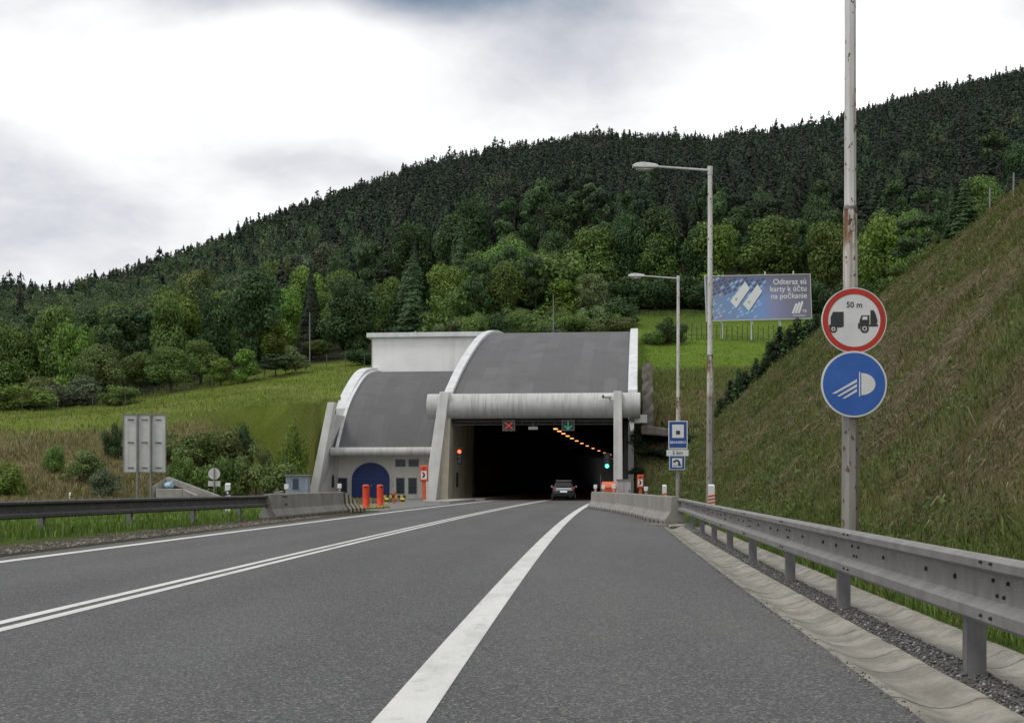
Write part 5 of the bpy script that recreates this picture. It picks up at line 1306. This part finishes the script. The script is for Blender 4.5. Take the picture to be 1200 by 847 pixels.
def spruce(seed, n_layers, per, sub, size, col, wfun=None, droop=.35, var=.25):
    r = np.random.default_rng(seed); cs_, ns = [], []
    for k in range(n_layers):
        h = .05 + .93*(k/(n_layers-1))**.92; w_ = (wfun(h) if wfun else .24*(1-h)**.85 + .008)
        m = max(4, int(per*(.45+.55*(1-h)))); ph = r.random()*6.28
        for j in range(m):
            th = ph + 2*PI*j/m + r.normal()*.22; ln = w_*(.7+.5*r.random())
            q = max(1, int(sub*(.35+.65*ln/.24)))
            for s in range(q):
                u_ = (s+.6)/q
                x = ln*u_; z = h - droop*ln*u_*(1.1 - .35*u_) + r.normal()*.006
                off = r.normal()*ln*.13*u_
                cs_.append((x*math.cos(th) - off*math.sin(th), x*math.sin(th) + off*math.cos(th), max(z, .01)))
                ns.append((math.cos(th)*.5 + r.normal()*.35, math.sin(th)*.5 + r.normal()*.35, .8 + r.normal()*.3))
    c = np.array(cs_); nn = np.array(ns); n = len(c)
    v, f = leaf_quads(c, nn, np.full(n, size)*(.75 + .5*(1-c[:, 2])), 1.7)
    return v, f, jitter_tint(n, col, var)
def cone_tree(seed, n, size, r0, var=.2, power=.85, base=.06):
    """dense conifer seen from afar: ragged tiers of boughs over a narrow cone"""
    r = np.random.default_rng(seed)
    h = base + (.985-base)*(1 - np.sqrt(r.random(n)))**.9
    tier = 11 + r.random()*4
    saw = 1 - ((h*tier + r.normal(size=n)*.12) % 1.0)          # each tier widest at its foot
    th = r.random(n)*2*PI
    lob = 1 + .16*np.sin(3*th + h*9 + seed) + .12*np.sin(5*th - h*14)
    rad = r0*(1-h)**power*(.74 + .27*saw)*lob*(.80 + .25*r.random(n)) + .004
    k = max(10, n//28); h[:k] = np.linspace(.86, .995, k); rad[:k] = .010*(1.02-h[:k])/.14*r.random(k)
    c = np.stack([rad*np.cos(th), rad*np.sin(th), h], 1)
    nn = np.stack([np.cos(th), np.sin(th), np.full(n, .55)], 1) + r.normal(size=(n, 3))*.2
    v, f = leaf_quads(c, nn, np.full(n, size)*(.55 + .65*(1-h)), 1.6)
    return v, f, jitter_tint(n, (1, 1, 1), var)
def trunk_mesh(kind, seed, mat):
    r = random.Random(seed); mb = MB()
    top = {'broad': .8, 'tall': .9, 'pine': .96, 'spruce': .97, 'bush': .5}[kind]; r0 = {'broad': .028, 'tall': .018, 'pine': .014, 'spruce': .014, 'bush': .02}[kind]
    pts = [(0, 0, -.04)]
    for k in range(1, 7): pts.append((pts[-1][0]+r.uniform(-.012, .012), pts[-1][1]+r.uniform(-.012, .012), top*k/6))
    rad = lambda z: r0*(1-.85*max(z, 0)/top)*(1.5 if z < 0 else 1)
    for a, b in zip(pts[:-1], pts[1:]): mb.tube(a, b, rad(a[2]), rad(b[2]), 8, caps=False)
    if kind in ('broad', 'tall', 'bush', 'pine'):
        for k in range(11 if kind == 'broad' else 7):
            z = top*(.25 + .65*r.random()); th = r.random()*6.28; L_ = {'broad': .34, 'tall': .16, 'bush': .3, 'pine': .17}[kind]*(1.1-z*.6)
            q0 = (0, 0, z); q1 = (L_*.55*math.cos(th), L_*.55*math.sin(th), z+.10); q2 = (L_*math.cos(th+.2), L_*math.sin(th+.2), z+.16)
            mb.tube(q0, q1, rad(z)*.55, rad(z)*.35, 6, caps=False); mb.tube(q1, q2, rad(z)*.35, .002, 5, caps=False)
    o = mb.build('trunk', mat); me = o.data; bpy.data.objects.remove(o); return me
GREENS = dict(bright=(.155, .250, .046), mid=(.116, .185, .044), deep=(.052, .094, .032), olive=(.135, .178, .056), grey=(.110, .142, .080), brown=(.100, .080, .040), yellow=(.150, .195, .040), pale=(.140, .185, .074), dark=(.024, .042, .020))
LIB = {}
def lib(kind, tone, var=0, bark='trunk', n=None):
    key = (kind, tone, var, bark)
    if key in LIB: return LIB[key]
    sd_ = 100 + var*17 + hash_(kind + tone)
    if kind == 'spruce':
        v, f, t_ = cone_tree(sd_, 6500, .020, .235, .25); t_ = t_*np.array(GREENS[tone]); mat = M['needle']
    elif kind == 'spruce_slim':
        v, f, t_ = cone_tree(sd_, 5000, .024, .145, .25, .7); t_ = t_*np.array(GREENS[tone]); mat = M['needle']
    elif kind == 'juniper':
        v, f, t_ = spruce(sd_, 30, 16, 7, .05, GREENS[tone], lambda h: .27*(1-h)**.6*min(1, .5+h*2.2)+.02, -.35); mat = M['needle']
    elif kind == 'pine':
        v, f, t_ = crown('pine', sd_, 3800, .026, GREENS[tone]); mat = M['needle']
    else:
        v, f, t_ = crown(kind, sd_, {'broad': 8500, 'tall': 4200, 'bush': 4200}[kind], {'broad': .027, 'tall': .028, 'bush': .040}[kind], GREENS[tone]); mat = M['leaf']
    cm_ = np_mesh('crown', v, f, mat, tint=t_, link=False)
    tk = {'spruce': 'spruce', 'spruce_slim': 'spruce', 'juniper': 'spruce'}.get(kind, kind)
    tm_ = trunk_mesh(tk, sd_, M[bark])
    LIB[key] = (cm_, tm_); return LIB[key]
def hash_(s): return sum((i+1)*ord(ch) for i, ch in enumerate(s)) % 977
NAMES = dict(broad='broadleaf_tree', tall='slender_tree', bush='bush', pine='pine_tree', spruce='spruce_tree', spruce_slim='spruce_tree', juniper='juniper_shrub')
def plant(kind, tone, x, y, h, wd, label, group=None, var=0, bark='trunk', z=None, name=None, cat=None):
    cm_, tm_ = lib(kind, tone, var, bark)
    natural = {'broad': .92, 'tall': .5, 'bush': 1.05, 'pine': .5, 'spruce': .46, 'spruce_slim': .27, 'juniper': .5}[kind]
    z = land1(x, y) if z is None else z
    r_ = empty(name or NAMES[kind], (x, y, z - .02*h), RND.random()*6.28, label, cat or ('bush' if kind in ('bush', 'juniper') else 'tree'), group)
    sxy = wd/natural; r_.scale = (sxy, sxy, h)
    for nm, me in (('trunk' if kind not in ('bush', 'juniper') else 'stems', tm_), ('crown' if kind not in ('bush', 'juniper') else 'foliage', cm_)):
        o = bpy.data.objects.new(nm, me); COL.objects.link(o); o.parent = r_
    return r_
def plant_px(kind, tone, px, top, w_px, Y, label, base=None, **kw):
    x = (px-MIDX)*Y/FL; z = land1(x, Y); zt = EYE+(HORIZON-top)*Y/FL
    h = zt - z
    return plant(kind, tone, x, Y, max(h, .6), w_px*Y/FL, label, **kw)

# ---- trees one can tell apart, left to right
T = plant_px
T('bush', 'bright', 28, 447, 78, 119, 'bright green bush mass at the left edge of the woods by the meadow', var=0)
T('bush', 'yellow', -10, 450, 60, 118, 'pale green bush cut by the left picture edge')
T('bush', 'grey', 82, 432, 72, 124, 'greyish dark bush beside the bright bush mass on the left')
T('bush', 'olive', 52, 430, 60, 134, 'olive bush rising behind the bright green left bush mass')
T('broad', 'olive', 118, 402, 70, 132, 'olive green rounded tree above the grey bush on the left', var=1)
T('bush', 'mid', 140, 446, 50, 122, 'low mid green bush by the fence, above the big sign back')
T('broad', 'mid', 165, 412, 55, 137, 'tree with brownish green crown left of the two round meadow-edge trees', var=2)
T('broad', 'mid', 200, 404, 64, 129, 'round mid green tree at the meadow edge, above the round sign back', var=0)
T('broad', 'mid', 236, 398, 52, 136, 'dense round tree right of the round one at the meadow edge', var=1)
T('broad', 'bright', 222, 362, 52, 178, 'bright green tree standing out higher up the left hillside', var=2)
T('tall', 'bright', 259, 418, 30, 128.5, 'slender light tree on the meadow, leftmost of the small group', var=0)
T('tall', 'bright', 287, 408, 34, 129.5, 'bright leafy young tree in the middle of the small meadow group', var=1)
T('pine', 'deep', 322, 414, 36, 132, 'small dark pine between the young leafy meadow trees', var=0)
T('tall', 'pale', 346, 404, 30, 134, 'young birch with a white trunk on the meadow', var=2, bark='birch')
T('broad', 'bright', 322, 372, 55, 152, 'bright green tree behind the small pine and birch', var=0)
T('broad', 'mid', 372, 398, 46, 155, 'mid green tree left of the big dark tree by the rear block', var=2)
T('broad', 'deep', 407, 324, 84, 158, 'large dark green round tree left of the white rear block', var=1)
T('bush', 'deep', 425, 405, 50, 146, 'dark bush at the foot of the large dark tree', var=1)
T('spruce', 'deep', 483, 290, 76, 163, 'broad dark spruce rising behind the white rear block', var=0)
T('broad', 'yellow', 521, 309, 58, 166, 'yellow green round tree right of the broad dark spruce', var=0)
T('broad', 'mid', 452, 322, 50, 176, 'mid green tree between the large dark tree and the broad spruce', var=0)
T('bush', 'pale', 545, 365, 52, 152, 'pale green bushes showing over the rear block roof', var=0)
T('bush', 'pale', 518, 372, 34, 151, 'smaller pale bush left of the one over the rear block roof', var=1)
T('broad', 'mid', 597, 281, 84, 165, 'large rounded green tree behind the antenna mast', var=2)
T('spruce', 'dark', 591, 317, 44, 158, 'dark spruce in front of the large rounded tree', var=1)
T('broad', 'brown', 634, 298, 58, 163, 'reddish brown tree right of the large rounded tree', var=1)
T('tall', 'bright', 662, 326, 46, 154, 'bright green young tree at the left of the grey willow', var=0)
T('broad', 'pale', 697, 320, 62, 152, 'pale grey green willow above the curved roof', var=2, bark='birch')
T('bush', 'pale', 650, 368, 60, 150, 'low pale bushes along the curved roof edge, centre', var=1)
T('bush', 'mid', 605, 372, 50, 151, 'low green bush behind the roof right of the mast', var=2)
for i, (px, top, w_, tn_) in enumerate(((556, 368, 36, 'mid'), (580, 366, 40, 'deep'), (628, 364, 42, 'mid'), (672, 366, 40, 'mid'), (690, 360, 44, 'pale'), (712, 368, 38, 'mid'), (728, 371, 34, 'olive'))):
    T('bush', tn_, px, top-11+(i*5 % 4)*2, w_*1.15, 137.5 + i % 3, 'bush in the continuous thicket just behind the curved portal roof', group='thicket behind the portal roof', var=i % 3)
for i in range(22):
    px = 548 + 8.2*i + RND.uniform(-3, 3); Y = 141 + (i*7 % 20); x = (px-MIDX)*Y/FL; h = RND.uniform(1.8, 3.6)
    if i % 2 == 0: Y = 137.2 + (i % 3)*.9; x = (px-MIDX)*Y/FL; h *= .7
    plant('bush', ('mid', 'deep', 'pale', 'olive', 'mid')[i % 5], x, Y, h, h*1.7, 'bush in the continuous thicket just behind the curved portal roof', 'thicket behind the portal roof', var=i % 3)
T('bush', 'mid', 735, 372, 30, 150, 'low bush by the top right corner of the curved roof', var=0)
T('broad', 'mid', 698, 261, 88, 177, 'round green tree left of the shorter lamp, in the forest edge row', var=0)
T('broad', 'mid', 771, 272, 66, 176, 'round green tree above the shorter street lamp head', var=1)
T('broad', 'bright', 834, 261, 76, 177, 'bright round tree behind the taller lamp pole', var=2)
T('broad', 'mid', 906, 252, 92, 176, 'broad round tree directly above the billboard', var=1)
T('broad', 'mid', 968, 258, 66, 172, 'round tree just left of the rusty lamp post', var=2)
T('broad', 'bright', 1038, 250, 92, 160, 'light green broad tree right of the rusty lamp post', var=0)
T('broad', 'mid', 1072, 245, 60, 118, 'green tree behind the slope crest shrubs', var=1)
for i, (px, top, w_, Y) in enumerate(((735, 315, 52, 168), (768, 318, 50, 167), (800, 316, 56, 169), (832, 320, 56, 166), (868, 312, 60, 168), (905, 318, 60, 165), (945, 318, 62, 163), (985, 320, 58, 155), (1015, 325, 56, 140))):
    T('bush', 'deep', px, top, w_, Y, 'dark hedge like bush under the round trees along the top of the meadow', group='dark bushes at the forest edge', var=i % 3)
T('bush', 'deep', 786, 370, 42, 119, 'dark green bush on the meadow right of the roof')
T('bush', 'mid', 766, 382, 28, 118, 'smaller bush on the meadow beside the roof corner', var=1)
T('bush', 'mid', 1006, 330, 56, 105, 'low green bush behind the red ringed sign', var=1)
T('spruce_slim', 'deep', 1130, 204, 40, 60.5, 'dark conical spruce standing on the slope crest', var=0)
T('pine', 'deep', 1074, 248, 44, 66, 'ragged pine on the slope crest left of the conical spruce', var=1)
T('bush', 'mid', 1062, 300, 42, 66.5, 'green leafy shrub on the slope crest under the ragged pine', var=0)
T('bush', 'olive', 1098, 270, 26, 63, 'small olive shrub on the crest beside the conical spruce', var=1)
T('pine', 'deep', 1168, 150, 40, 260, 'dark leafy tree on the skyline above the two crest posts', var=1)
T('broad', 'deep', 1192, 166, 46, 250, 'leafy tree cut by the right picture edge above the slope', var=0)
T('broad', 'mid', 1150, 205, 60, 215, 'leafy tree behind the slope crest right of the conical spruce', var=2)
for i, (px, Y, h, wd, tn_) in enumerate(((1086, 64, 1.1, 1.7, 'olive'), (1112, 62, .8, 1.3, 'mid'), (1146, 58, .9, 1.5, 'olive'), (1172, 55, .7, 1.2, 'grey'), (1035, 68, 1.3, 2.0, 'mid'), (1012, 71, 1.0, 1.6, 'olive'), (985, 75, 1.1, 1.7, 'mid'))):
    x = toe(Y) + cap(Y)/SLOPE + .2
    plant('bush', tn_, float(x), Y, h, wd, 'low scrubby bush on the uneven upper edge of the cut slope', 'low bushes on the slope edge', var=i % 3)
# dark shrubs along the crest of the cut slope
crest = [(846, 470, 16, 24, 90), (856, 455, 16, 26, 89), (866, 447, 17, 28, 88), (876, 440, 17, 28, 87.5), (886, 432, 17, 30, 87), (896, 423, 18, 32, 86), (905, 409, 20, 40, 85), (914, 398, 20, 44, 84.5), (924, 391, 22, 44, 84), (935, 384, 22, 46, 83.5), (946, 378, 24, 46, 83), (957, 378, 24, 44, 82)]
for i, (px, top, w_, hp, Y) in enumerate(crest):
    x = (px-MIDX)*Y/FL; z = land1(x, Y)
    zt = EYE + (HORIZON-top+4+(i*7 % 5)*3)*Y/FL
    plant('juniper' if i % 3 else 'tall', 'dark' if i % 2 else 'deep', x, Y, max(zt - z, 1.3), w_*Y/FL*1.15, 'dark upright juniper shrub in the row along the crest of the cut slope', 'dark shrubs on the slope crest', var=i % 3, name='juniper_shrub', cat='bush')
# scrub in the hollow beside the right pier
for i, (px, top, w_, Y) in enumerate(((748, 500, 26, 95.6), (768, 508, 34, 96.2), (790, 505, 34, 96.4), (812, 512, 32, 96.2), (760, 535, 34, 95.0), (786, 538, 38, 94.8), (812, 545, 34, 94.6), (745, 550, 26, 94.4))):
    T('bush', 'dark', px, top, w_, Y, 'dark scrub bush in the hollow between the right pier and the slope', group='scrub in the hollow right of the portal', var=i % 3)
# bushes on the left bank
lbk = [(10, 526, 36, 73, 'bright', 'bright green bush low on the left bank at the picture edge'), (64, 505, 22, 82, 'mid', 'small dark bush on the left bank, leftmost of the pair'), (98, 514, 40, 80, 'olive', 'spreading olive bush on the left bank before the sign back'),
       (133, 484, 22, 90, 'deep', 'dark bush directly left of the big sign back'), (205, 492, 44, 92, 'olive', 'olive bush right of the big sign back'), (232, 484, 40, 94, 'mid', 'green bush in the thicket above the round sign back'),
       (262, 478, 42, 96, 'olive', 'olive bush in the thicket right of the round sign back'), (283, 470, 30, 98, 'deep', 'dark upright bush at the top of the bank thicket'), (250, 510, 44, 88, 'mid', 'low green bush in the lower bank thicket'),
       (212, 512, 26, 87, 'mid', 'green small bush low beside the big sign back'), (334, 518, 15, 98, 'olive', 'olive bush on the bank between the hut and the leaning left buttress'), (350, 494, 14, 104, 'mid', 'green bush high on the bank close to the leaning left buttress'), (344, 473, 26, 101, 'bright', 'bright green bush on the bank above the blue grey hut'), (300, 500, 40, 92, 'olive', 'loose olive bush on the bank left of the hut'),
       (125, 535, 30, 76, 'grey', 'greyish low bush at the foot of the bank near the sign back'), (330, 520, 40, 90, 'olive', 'sparse bush directly above the blue grey hut')]
for i, (px, top, w_, Y, tone, lb_) in enumerate(lbk): T('bush', tone, px, top+8, w_*1.3, Y, lb_, var=i % 3)

# ---- belt of trees at the foot of the wooded hill: individuals
taken = []
def belt(n, px0, px1, Y0, Y1, kinds, label, group, hmin, hmax, mind):
    k = 0; tries = 0
    while k < n and tries < 6000:
        tries += 1
        px = RND.uniform(px0, px1); Y = RND.uniform(Y0, Y1); x = (px-MIDX)*Y/FL
        if any((x-a)**2 + (Y-b)**2 < mind**2 for a, b in taken): continue
        u, v = toUV(x, Y)
        if -20 < u < 8 and v < 48: continue
        taken.append((x, Y)); kind, tone = RND.choice(kinds)
        h = RND.uniform(hmin, hmax); wd = h*{'broad': .62, 'tall': .38, 'pine': .36, 'spruce': .36, 'bush': 1.1}[kind]*RND.uniform(.85, 1.15)
        plant(kind, tone, x, Y, h, wd, label, group, var=RND.randrange(3)); k += 1
belt(70, -120, 420, 142, 215, [('broad', 'mid'), ('broad', 'olive'), ('broad', 'mid'), ('broad', 'deep'), ('pine', 'deep'), ('spruce', 'dark'), ('broad', 'bright'), ('broad', 'grey')], 'tree in the mixed green belt on the lower left hillside', 'mixed trees on the lower left hillside', 8, 13, 4.3)
belt(46, 420, 1120, 186, 225, [('pine', 'deep'), ('spruce', 'dark'), ('pine', 'dark'), ('spruce', 'deep'), ('broad', 'deep')], 'tree in the dark belt behind the round forest edge trees', 'trees behind the forest edge row', 11, 16, 5)
belt(30, 515, 660, 152, 184, [('broad', 'mid'), ('broad', 'deep'), ('broad', 'olive'), ('bush', 'mid'), ('pine', 'deep')], 'tree filling in behind the two portal roofs', 'trees close behind the portal', 6, 10, 3.2)
belt(22, 640, 1080, 176, 188, [('broad', 'deep'), ('pine', 'deep'), ('pine', 'dark')], 'tree filling the gaps of the round forest edge row', 'trees behind the forest edge row', 10, 14, 5)

# ---- the wooded hill: one mass
def far_variants():
    out = []
    for s in range(4): out.append((cone_tree(500+s, 300, .070, .135+.02*s, .1), .0))
    for s in range(4): out.append((cone_tree(520+s, 320, .072, .17+.015*s, .1, .5, .16), .0))
    for s in range(4): out.append((crown('broad', 540+s, 420, .060, (1, 1, 1), .2), 1.0))
    return out
FV = far_variants()
def near_variants():
    out = []
    for s in range(3): out.append((cone_tree(600+s, 800, .048, .14+.02*s, .12), .0))
    for s in range(3): out.append((cone_tree(620+s, 800, .050, .17+.015*s, .12, .55, .16), .0))
    for s in range(3): out.append((crown('broad', 640+s, 1300, .041, (1, 1, 1), .2), 1.0))
    return out
NV = near_variants()
Vs, Fs, Ts = [], [], []; base = 0
step = 3.5
gx = np.arange(-330, 380, step); gy = np.arange(186, 760, step)
GX, GY = np.meshgrid(gx, gy); GX = (GX + rng.uniform(-.46, .46, GX.shape)*step + Cx(GY)*0.0).ravel(); GY = (GY + rng.uniform(-.46, .46, GY.shape)*step).ravel()
P_ = MIDX + FL*GX/GY
Rg = ridgeR(P_)
keep = (P_ > -260) & (P_ < 1420) & (GY < Rg + 14) & (GY > np.where((P_ > 420), 214, 205))
thin = rng.random(len(GX)) < np.where(GY > 330, .86, .86)
GX, GY, P_, Rg = GX[keep & thin], GY[keep & thin], P_[keep & thin], Rg[keep & thin]
GZ = land(GX, GY)
q = (GY-180)/(Rg-180)
broadp = np.clip(.80*(1-smst(120, 560, P_)) + .25*(1-smst(0, .3, q))*(1-smst(420, 600, P_)) - .45*smst(.5, .9, q) + .75*fbm(GX/32, GY/32, 3, 77) + .04, 0.0, .94)
broadp = np.where(q > .9, 0, broadp)
isb = rng.random(len(GX)) < broadp
patch = fbm(GX/55, GY/55, 3, 91)
for i in range(len(GX)):
    near = GY[i] < 300
    lib_ = NV if near else FV; m3 = len(lib_)//3
    if isb[i]: k = 2*m3 + rng.integers(m3); h = rng.uniform(7.5, 11.5); ar = rng.uniform(.62, .95)*.8
    else:
        k = (0 if rng.random() < .38 + 1.2*patch[i] else m3) + rng.integers(m3); h = rng.uniform(8.5, 12.8)*(1 + .2*(rng.random() < .06)); ar = rng.uniform(.95, 1.4)
    (v, f, t_), b_ = lib_[k]
    a = rng.random()*6.28; c_, s_ = math.cos(a), math.sin(a); sw = h*ar
    vv = np.stack([(v[:, 0]*c_ - v[:, 1]*s_)*sw, (v[:, 0]*s_ + v[:, 1]*c_)*sw, v[:, 2]*h], 1) + np.array([GX[i], GY[i], GZ[i]-.4])
    if isb[i]:
        col_ = np.array([(.070, .112, .045), (.086, .120, .048), (.060, .102, .046), (.074, .100, .052)][rng.integers(4)])
    else:
        col_ = np.array([(.023, .039, .024), (.029, .043, .028), (.021, .037, .023), (.034, .041, .029), (.032, .052, .028)][rng.integers(5)])
    col_ = col_*rng.uniform(.75, 1.25)*(1 + .6*patch[i])
    Vs.append(vv.astype(np.float32)); Fs.append(f + base); Ts.append((t_*col_).astype(np.float32)); base += len(vv)
print('forest trees', len(GX), 'verts', base)
forest = np_mesh('forest', np.concatenate(Vs), np.concatenate(Fs), M['forest'], tint=np.concatenate(Ts))
tag(forest, 'dense dark conifer and mixed forest covering the whole hill behind the portal', 'forest', kind='stuff')

# ================================================================== grass
def blades(name, x, y, L, lean, col, wid, z=None, segs=2, label=None, var=.3, cat='grass'):
    """curved grass blades at x, y: lean = (n,3) tip offset per unit length"""
    n = len(x); z = land(x, y) if z is None else z
    p0 = np.stack([x, y, z - .02], 1)
    ang = rng.random(n)*2*PI; side = np.stack([np.cos(ang), np.sin(ang), np.zeros(n)], 1)*wid[:, None]*.5
    mid = p0 + np.stack([lean[:, 0]*.3, lean[:, 1]*.3, np.maximum(lean[:, 2], .15)*.62 + .12], 1)*L[:, None]
    tip = p0 + lean*L[:, None]
    V = np.stack([p0 - side, p0 + side, mid + side*.8, mid - side*.8, tip], 1).reshape(-1, 3)
    b_ = 5*np.arange(n)[:, None]
    F_ = np.concatenate([b_ + np.array([[0, 1, 2]]), b_ + np.array([[0, 2, 3]]), b_ + np.array([[3, 2, 4]])], 0)
    t_ = np.repeat(np.clip(col*(1+rng.normal(size=(n, 1))*var)*(1+rng.normal(size=(n, 3))*.05), .004, 1), 5, 0)
    o = np_mesh(name, V, F_, M['blade'], tint=t_)
    tag(o, label, cat, kind='stuff'); return o
def pick(n, cols, w_):
    return np.asarray(cols)[rng.choice(len(cols), n, p=np.asarray(w_)/np.sum(w_))]
# left verge
n = 52000
y = 17 + rng.random(n)**1.2*48; s = -5.5 - rng.random(n)**1.0*11.5; x = Cx(y) + s - .03*np.maximum(30-y, 0)*4
keep = (x > -.46*y - 2) & ((s < -6.15 + 1.3*fbm(x/.8, y/1.6, 3, 51)) | (rng.random(n) < .06)); x, y = x[keep], y[keep]; n = len(x)
L = rng.uniform(.10, .26, n)*(1 + fbm(x/1.5, y/1.5, 3, 52)*1.2)
blades('verge_grass', x, y, L, np.stack([rng.normal(size=n)*.3, rng.normal(size=n)*.3, .85+.2*rng.random(n)], 1), pick(n, [(.11, .19, .03), (.14, .22, .038), (.085, .145, .028), (.19, .2, .08)], [5, 4, 3, 1]), rng.uniform(.006, .016, n)*(1+y/30), label='bright green grass on the verge under the left rail')
# right verge behind the outer channel
n = 42000
y = 6 + rng.random(n)**1.3*40; a = 1.30 + rng.random(n)**1.3*1.5; x = A(y) + a
keep = x < toe(y)+.6; x, y = x[keep], y[keep]; n = len(x)
L = rng.uniform(.06, .20, n)*(1 + np.maximum(fbm(x/.5, y/.5, 3, 61), -.2)*2)
blades('verge_grass', x, y, L, np.stack([rng.normal(size=n)*.45, rng.normal(size=n)*.45, .75+.25*rng.random(n)], 1), pick(n, [(.10, .17, .03), (.085, .14, .026), (.13, .19, .04), (.2, .17, .09)], [5, 4, 3, 1]), rng.uniform(.005, .011, n)*(1+y/25), label='short green grass behind the outer gutter on the right')
# long rank grass hanging down the cut slope
def slope_pts(n):
    y = 9 + rng.random(n)**1.55*88; dd = rng.random(n)**.9*17; x = toe(y) + dd - .1
    k = (dd < cap(y)/SLOPE + 2.5) & (x < .44*y+1.5); return x[k], y[k], dd[k]
x, y, dd = slope_pts(420000); n = len(x)
g = fbm(dd/2.4, y/6, 4, 41) + .4*fbm(dd/.9, y/1.6, 3, 43)
fr = dd/np.maximum(cap(y)/SLOPE, 1)
pg = np.clip(.22 + .22*smst(32, 60, y)*(1-smst(.5, .9, fr)) + .95*smst(-.08, .16, g) + .6*smst(.78, 1.0, fr) + .6*(1-smst(.02, .24, fr)) + .40*smst(40, 80, y) - .10, .06, .95)
green = rng.random(n) < pg
col = np.where(green[:, None], pick(n, [(.112, .150, .034), (.094, .125, .030), (.145, .162, .048), (.175, .17, .07)], [4, 4, 3, 2]), pick(n, [(.26, .215, .13), (.21, .172, .102), (.32, .275, .18), (.155, .128, .08), (.21, .165, .11)], [4, 4, 2, 3, 2]))
clump = fbm(x/.9, y/.9, 3, 44)
L = np.where(green, rng.uniform(.10, .30, n), rng.uniform(.15, .42, n))*(1+np.clip(clump, -.3, .4)*1.6)
jit = rng.normal(size=(n, 3))*np.where(green, .36, .30)[:, None]
dirn = np.where(green[:, None], np.array([[-.30, -.12, .62]]), np.array([[-.72, -.25, -.10]])) + jit
rot_ = 2.6*fbm(x/1.6, y/1.6, 3, 47) + 1.5*fbm(x/.45, y/.45, 2, 48); cr_, sr_ = np.cos(rot_), np.sin(rot_)
dirn = np.stack([dirn[:, 0]*cr_ - dirn[:, 1]*sr_, dirn[:, 0]*sr_ + dirn[:, 1]*cr_, dirn[:, 2] + .45*np.clip(fbm(x/1.1, y/1.1, 2, 49), -.1, .5)], 1)
blades('slope_grass', x, y, L, dirn, col, rng.uniform(.005, .011, n)*(1+y/24), label='rank dry and green grass hanging down the right cut slope', var=.32)
# low leafy weeds and dead stalks scattered on the slope
x, y, dd = slope_pts(900)
for_c = []
cs_, ns_, sz_, tn_ = [], [], [], []
for i in range(len(x)):
    k = RND.randrange(14, 46); r0 = RND.uniform(.12, .38); z0 = land1(x[i], y[i])
    for j in range(k):
        cs_.append((x[i]+RND.gauss(0, r0), y[i]+RND.gauss(0, r0), z0 + SLOPE*0 + abs(RND.gauss(0, r0*.6)) + .05)); ns_.append((RND.gauss(-.4, .5), RND.gauss(-.3, .5), 1)); sz_.append(RND.uniform(.025, .06)*(1+y[i]/70)); tn_.append(RND.choice([(.06, .10, .02), (.085, .135, .03), (.05, .085, .02)]))
cs_ = np.array(cs_); cs_[:, 2] = np.maximum(cs_[:, 2], land(cs_[:, 0], cs_[:, 1]) + .04)
v, f = leaf_quads(cs_, np.array(ns_), np.array(sz_)); tn = np.repeat(np.array(tn_)*(1+rng.normal(size=(len(tn_), 1))*.25), 4, 0)
tag(np_mesh('weeds', v, f, M['leaf'], tint=np.clip(tn, .004, 1)), 'small leafy weeds scattered over the right cut slope', 'weeds', kind='stuff')
# left bank and meadows, coarse tufts
n = 150000
p = rng.uniform(-60, 480, n); y = 61 + rng.random(n)*84; x = (p-MIDX)*y/FL
u, v = toUV(x, y); keep = ~((u > -20.6) & (v > -6) & (v < 8.7) & (u < 8)) & ~((u > -19.75) & (v > 8) & (u < 8)) & (x < Cx(y) - 9.5); x, y, p = x[keep], y[keep], p[keep]; n = len(x)
brow = np.interp(p, [0, 400], [93.5, 107]); up = y > brow + 1.5*rng.normal(size=n)
dens = fbm(x/6, y/6, 4, 71)
kp_ = rng.random(n) < np.where(up, .45, .6 + dens)
x, y, up, dens = x[kp_], y[kp_], up[kp_], dens[kp_]; n = len(x)
col = np.where(up[:, None], pick(n, [(.125, .178, .028), (.145, .195, .034), (.20, .195, .06)], [5, 4, 1]), pick(n, [(.155, .155, .056), (.115, .13, .044), (.27, .225, .135), (.22, .185, .10)], [3, 3, 3, 3]))
L = np.where(up, rng.uniform(.08, .18, n)*np.where(rng.random(n) < .15, 2.2, 1), rng.uniform(.15, .5, n)*(1+np.maximum(dens, -.3)))
blades('bank_grass', x, y, L, np.stack([rng.normal(size=n)*.35, rng.normal(size=n)*.35 - .1, .8+.2*rng.random(n)], 1), col, rng.uniform(.03, .075, n), label='rough olive and green grass on the left bank and meadow')
n = 70000
p = rng.uniform(735, 1010, n); y = rng.uniform(93, 166, n); x = (p-MIDX)*y/FL
u, v = toUV(x, y); keep = (u > 7.0) & (x - toe(np.minimum(y, 100)) < 40); x, y = x[keep], y[keep]; n = len(x)
z = land(x, y); low = y < 108
L = np.where(low, rng.uniform(.15, .4, n), rng.uniform(.06, .14, n))
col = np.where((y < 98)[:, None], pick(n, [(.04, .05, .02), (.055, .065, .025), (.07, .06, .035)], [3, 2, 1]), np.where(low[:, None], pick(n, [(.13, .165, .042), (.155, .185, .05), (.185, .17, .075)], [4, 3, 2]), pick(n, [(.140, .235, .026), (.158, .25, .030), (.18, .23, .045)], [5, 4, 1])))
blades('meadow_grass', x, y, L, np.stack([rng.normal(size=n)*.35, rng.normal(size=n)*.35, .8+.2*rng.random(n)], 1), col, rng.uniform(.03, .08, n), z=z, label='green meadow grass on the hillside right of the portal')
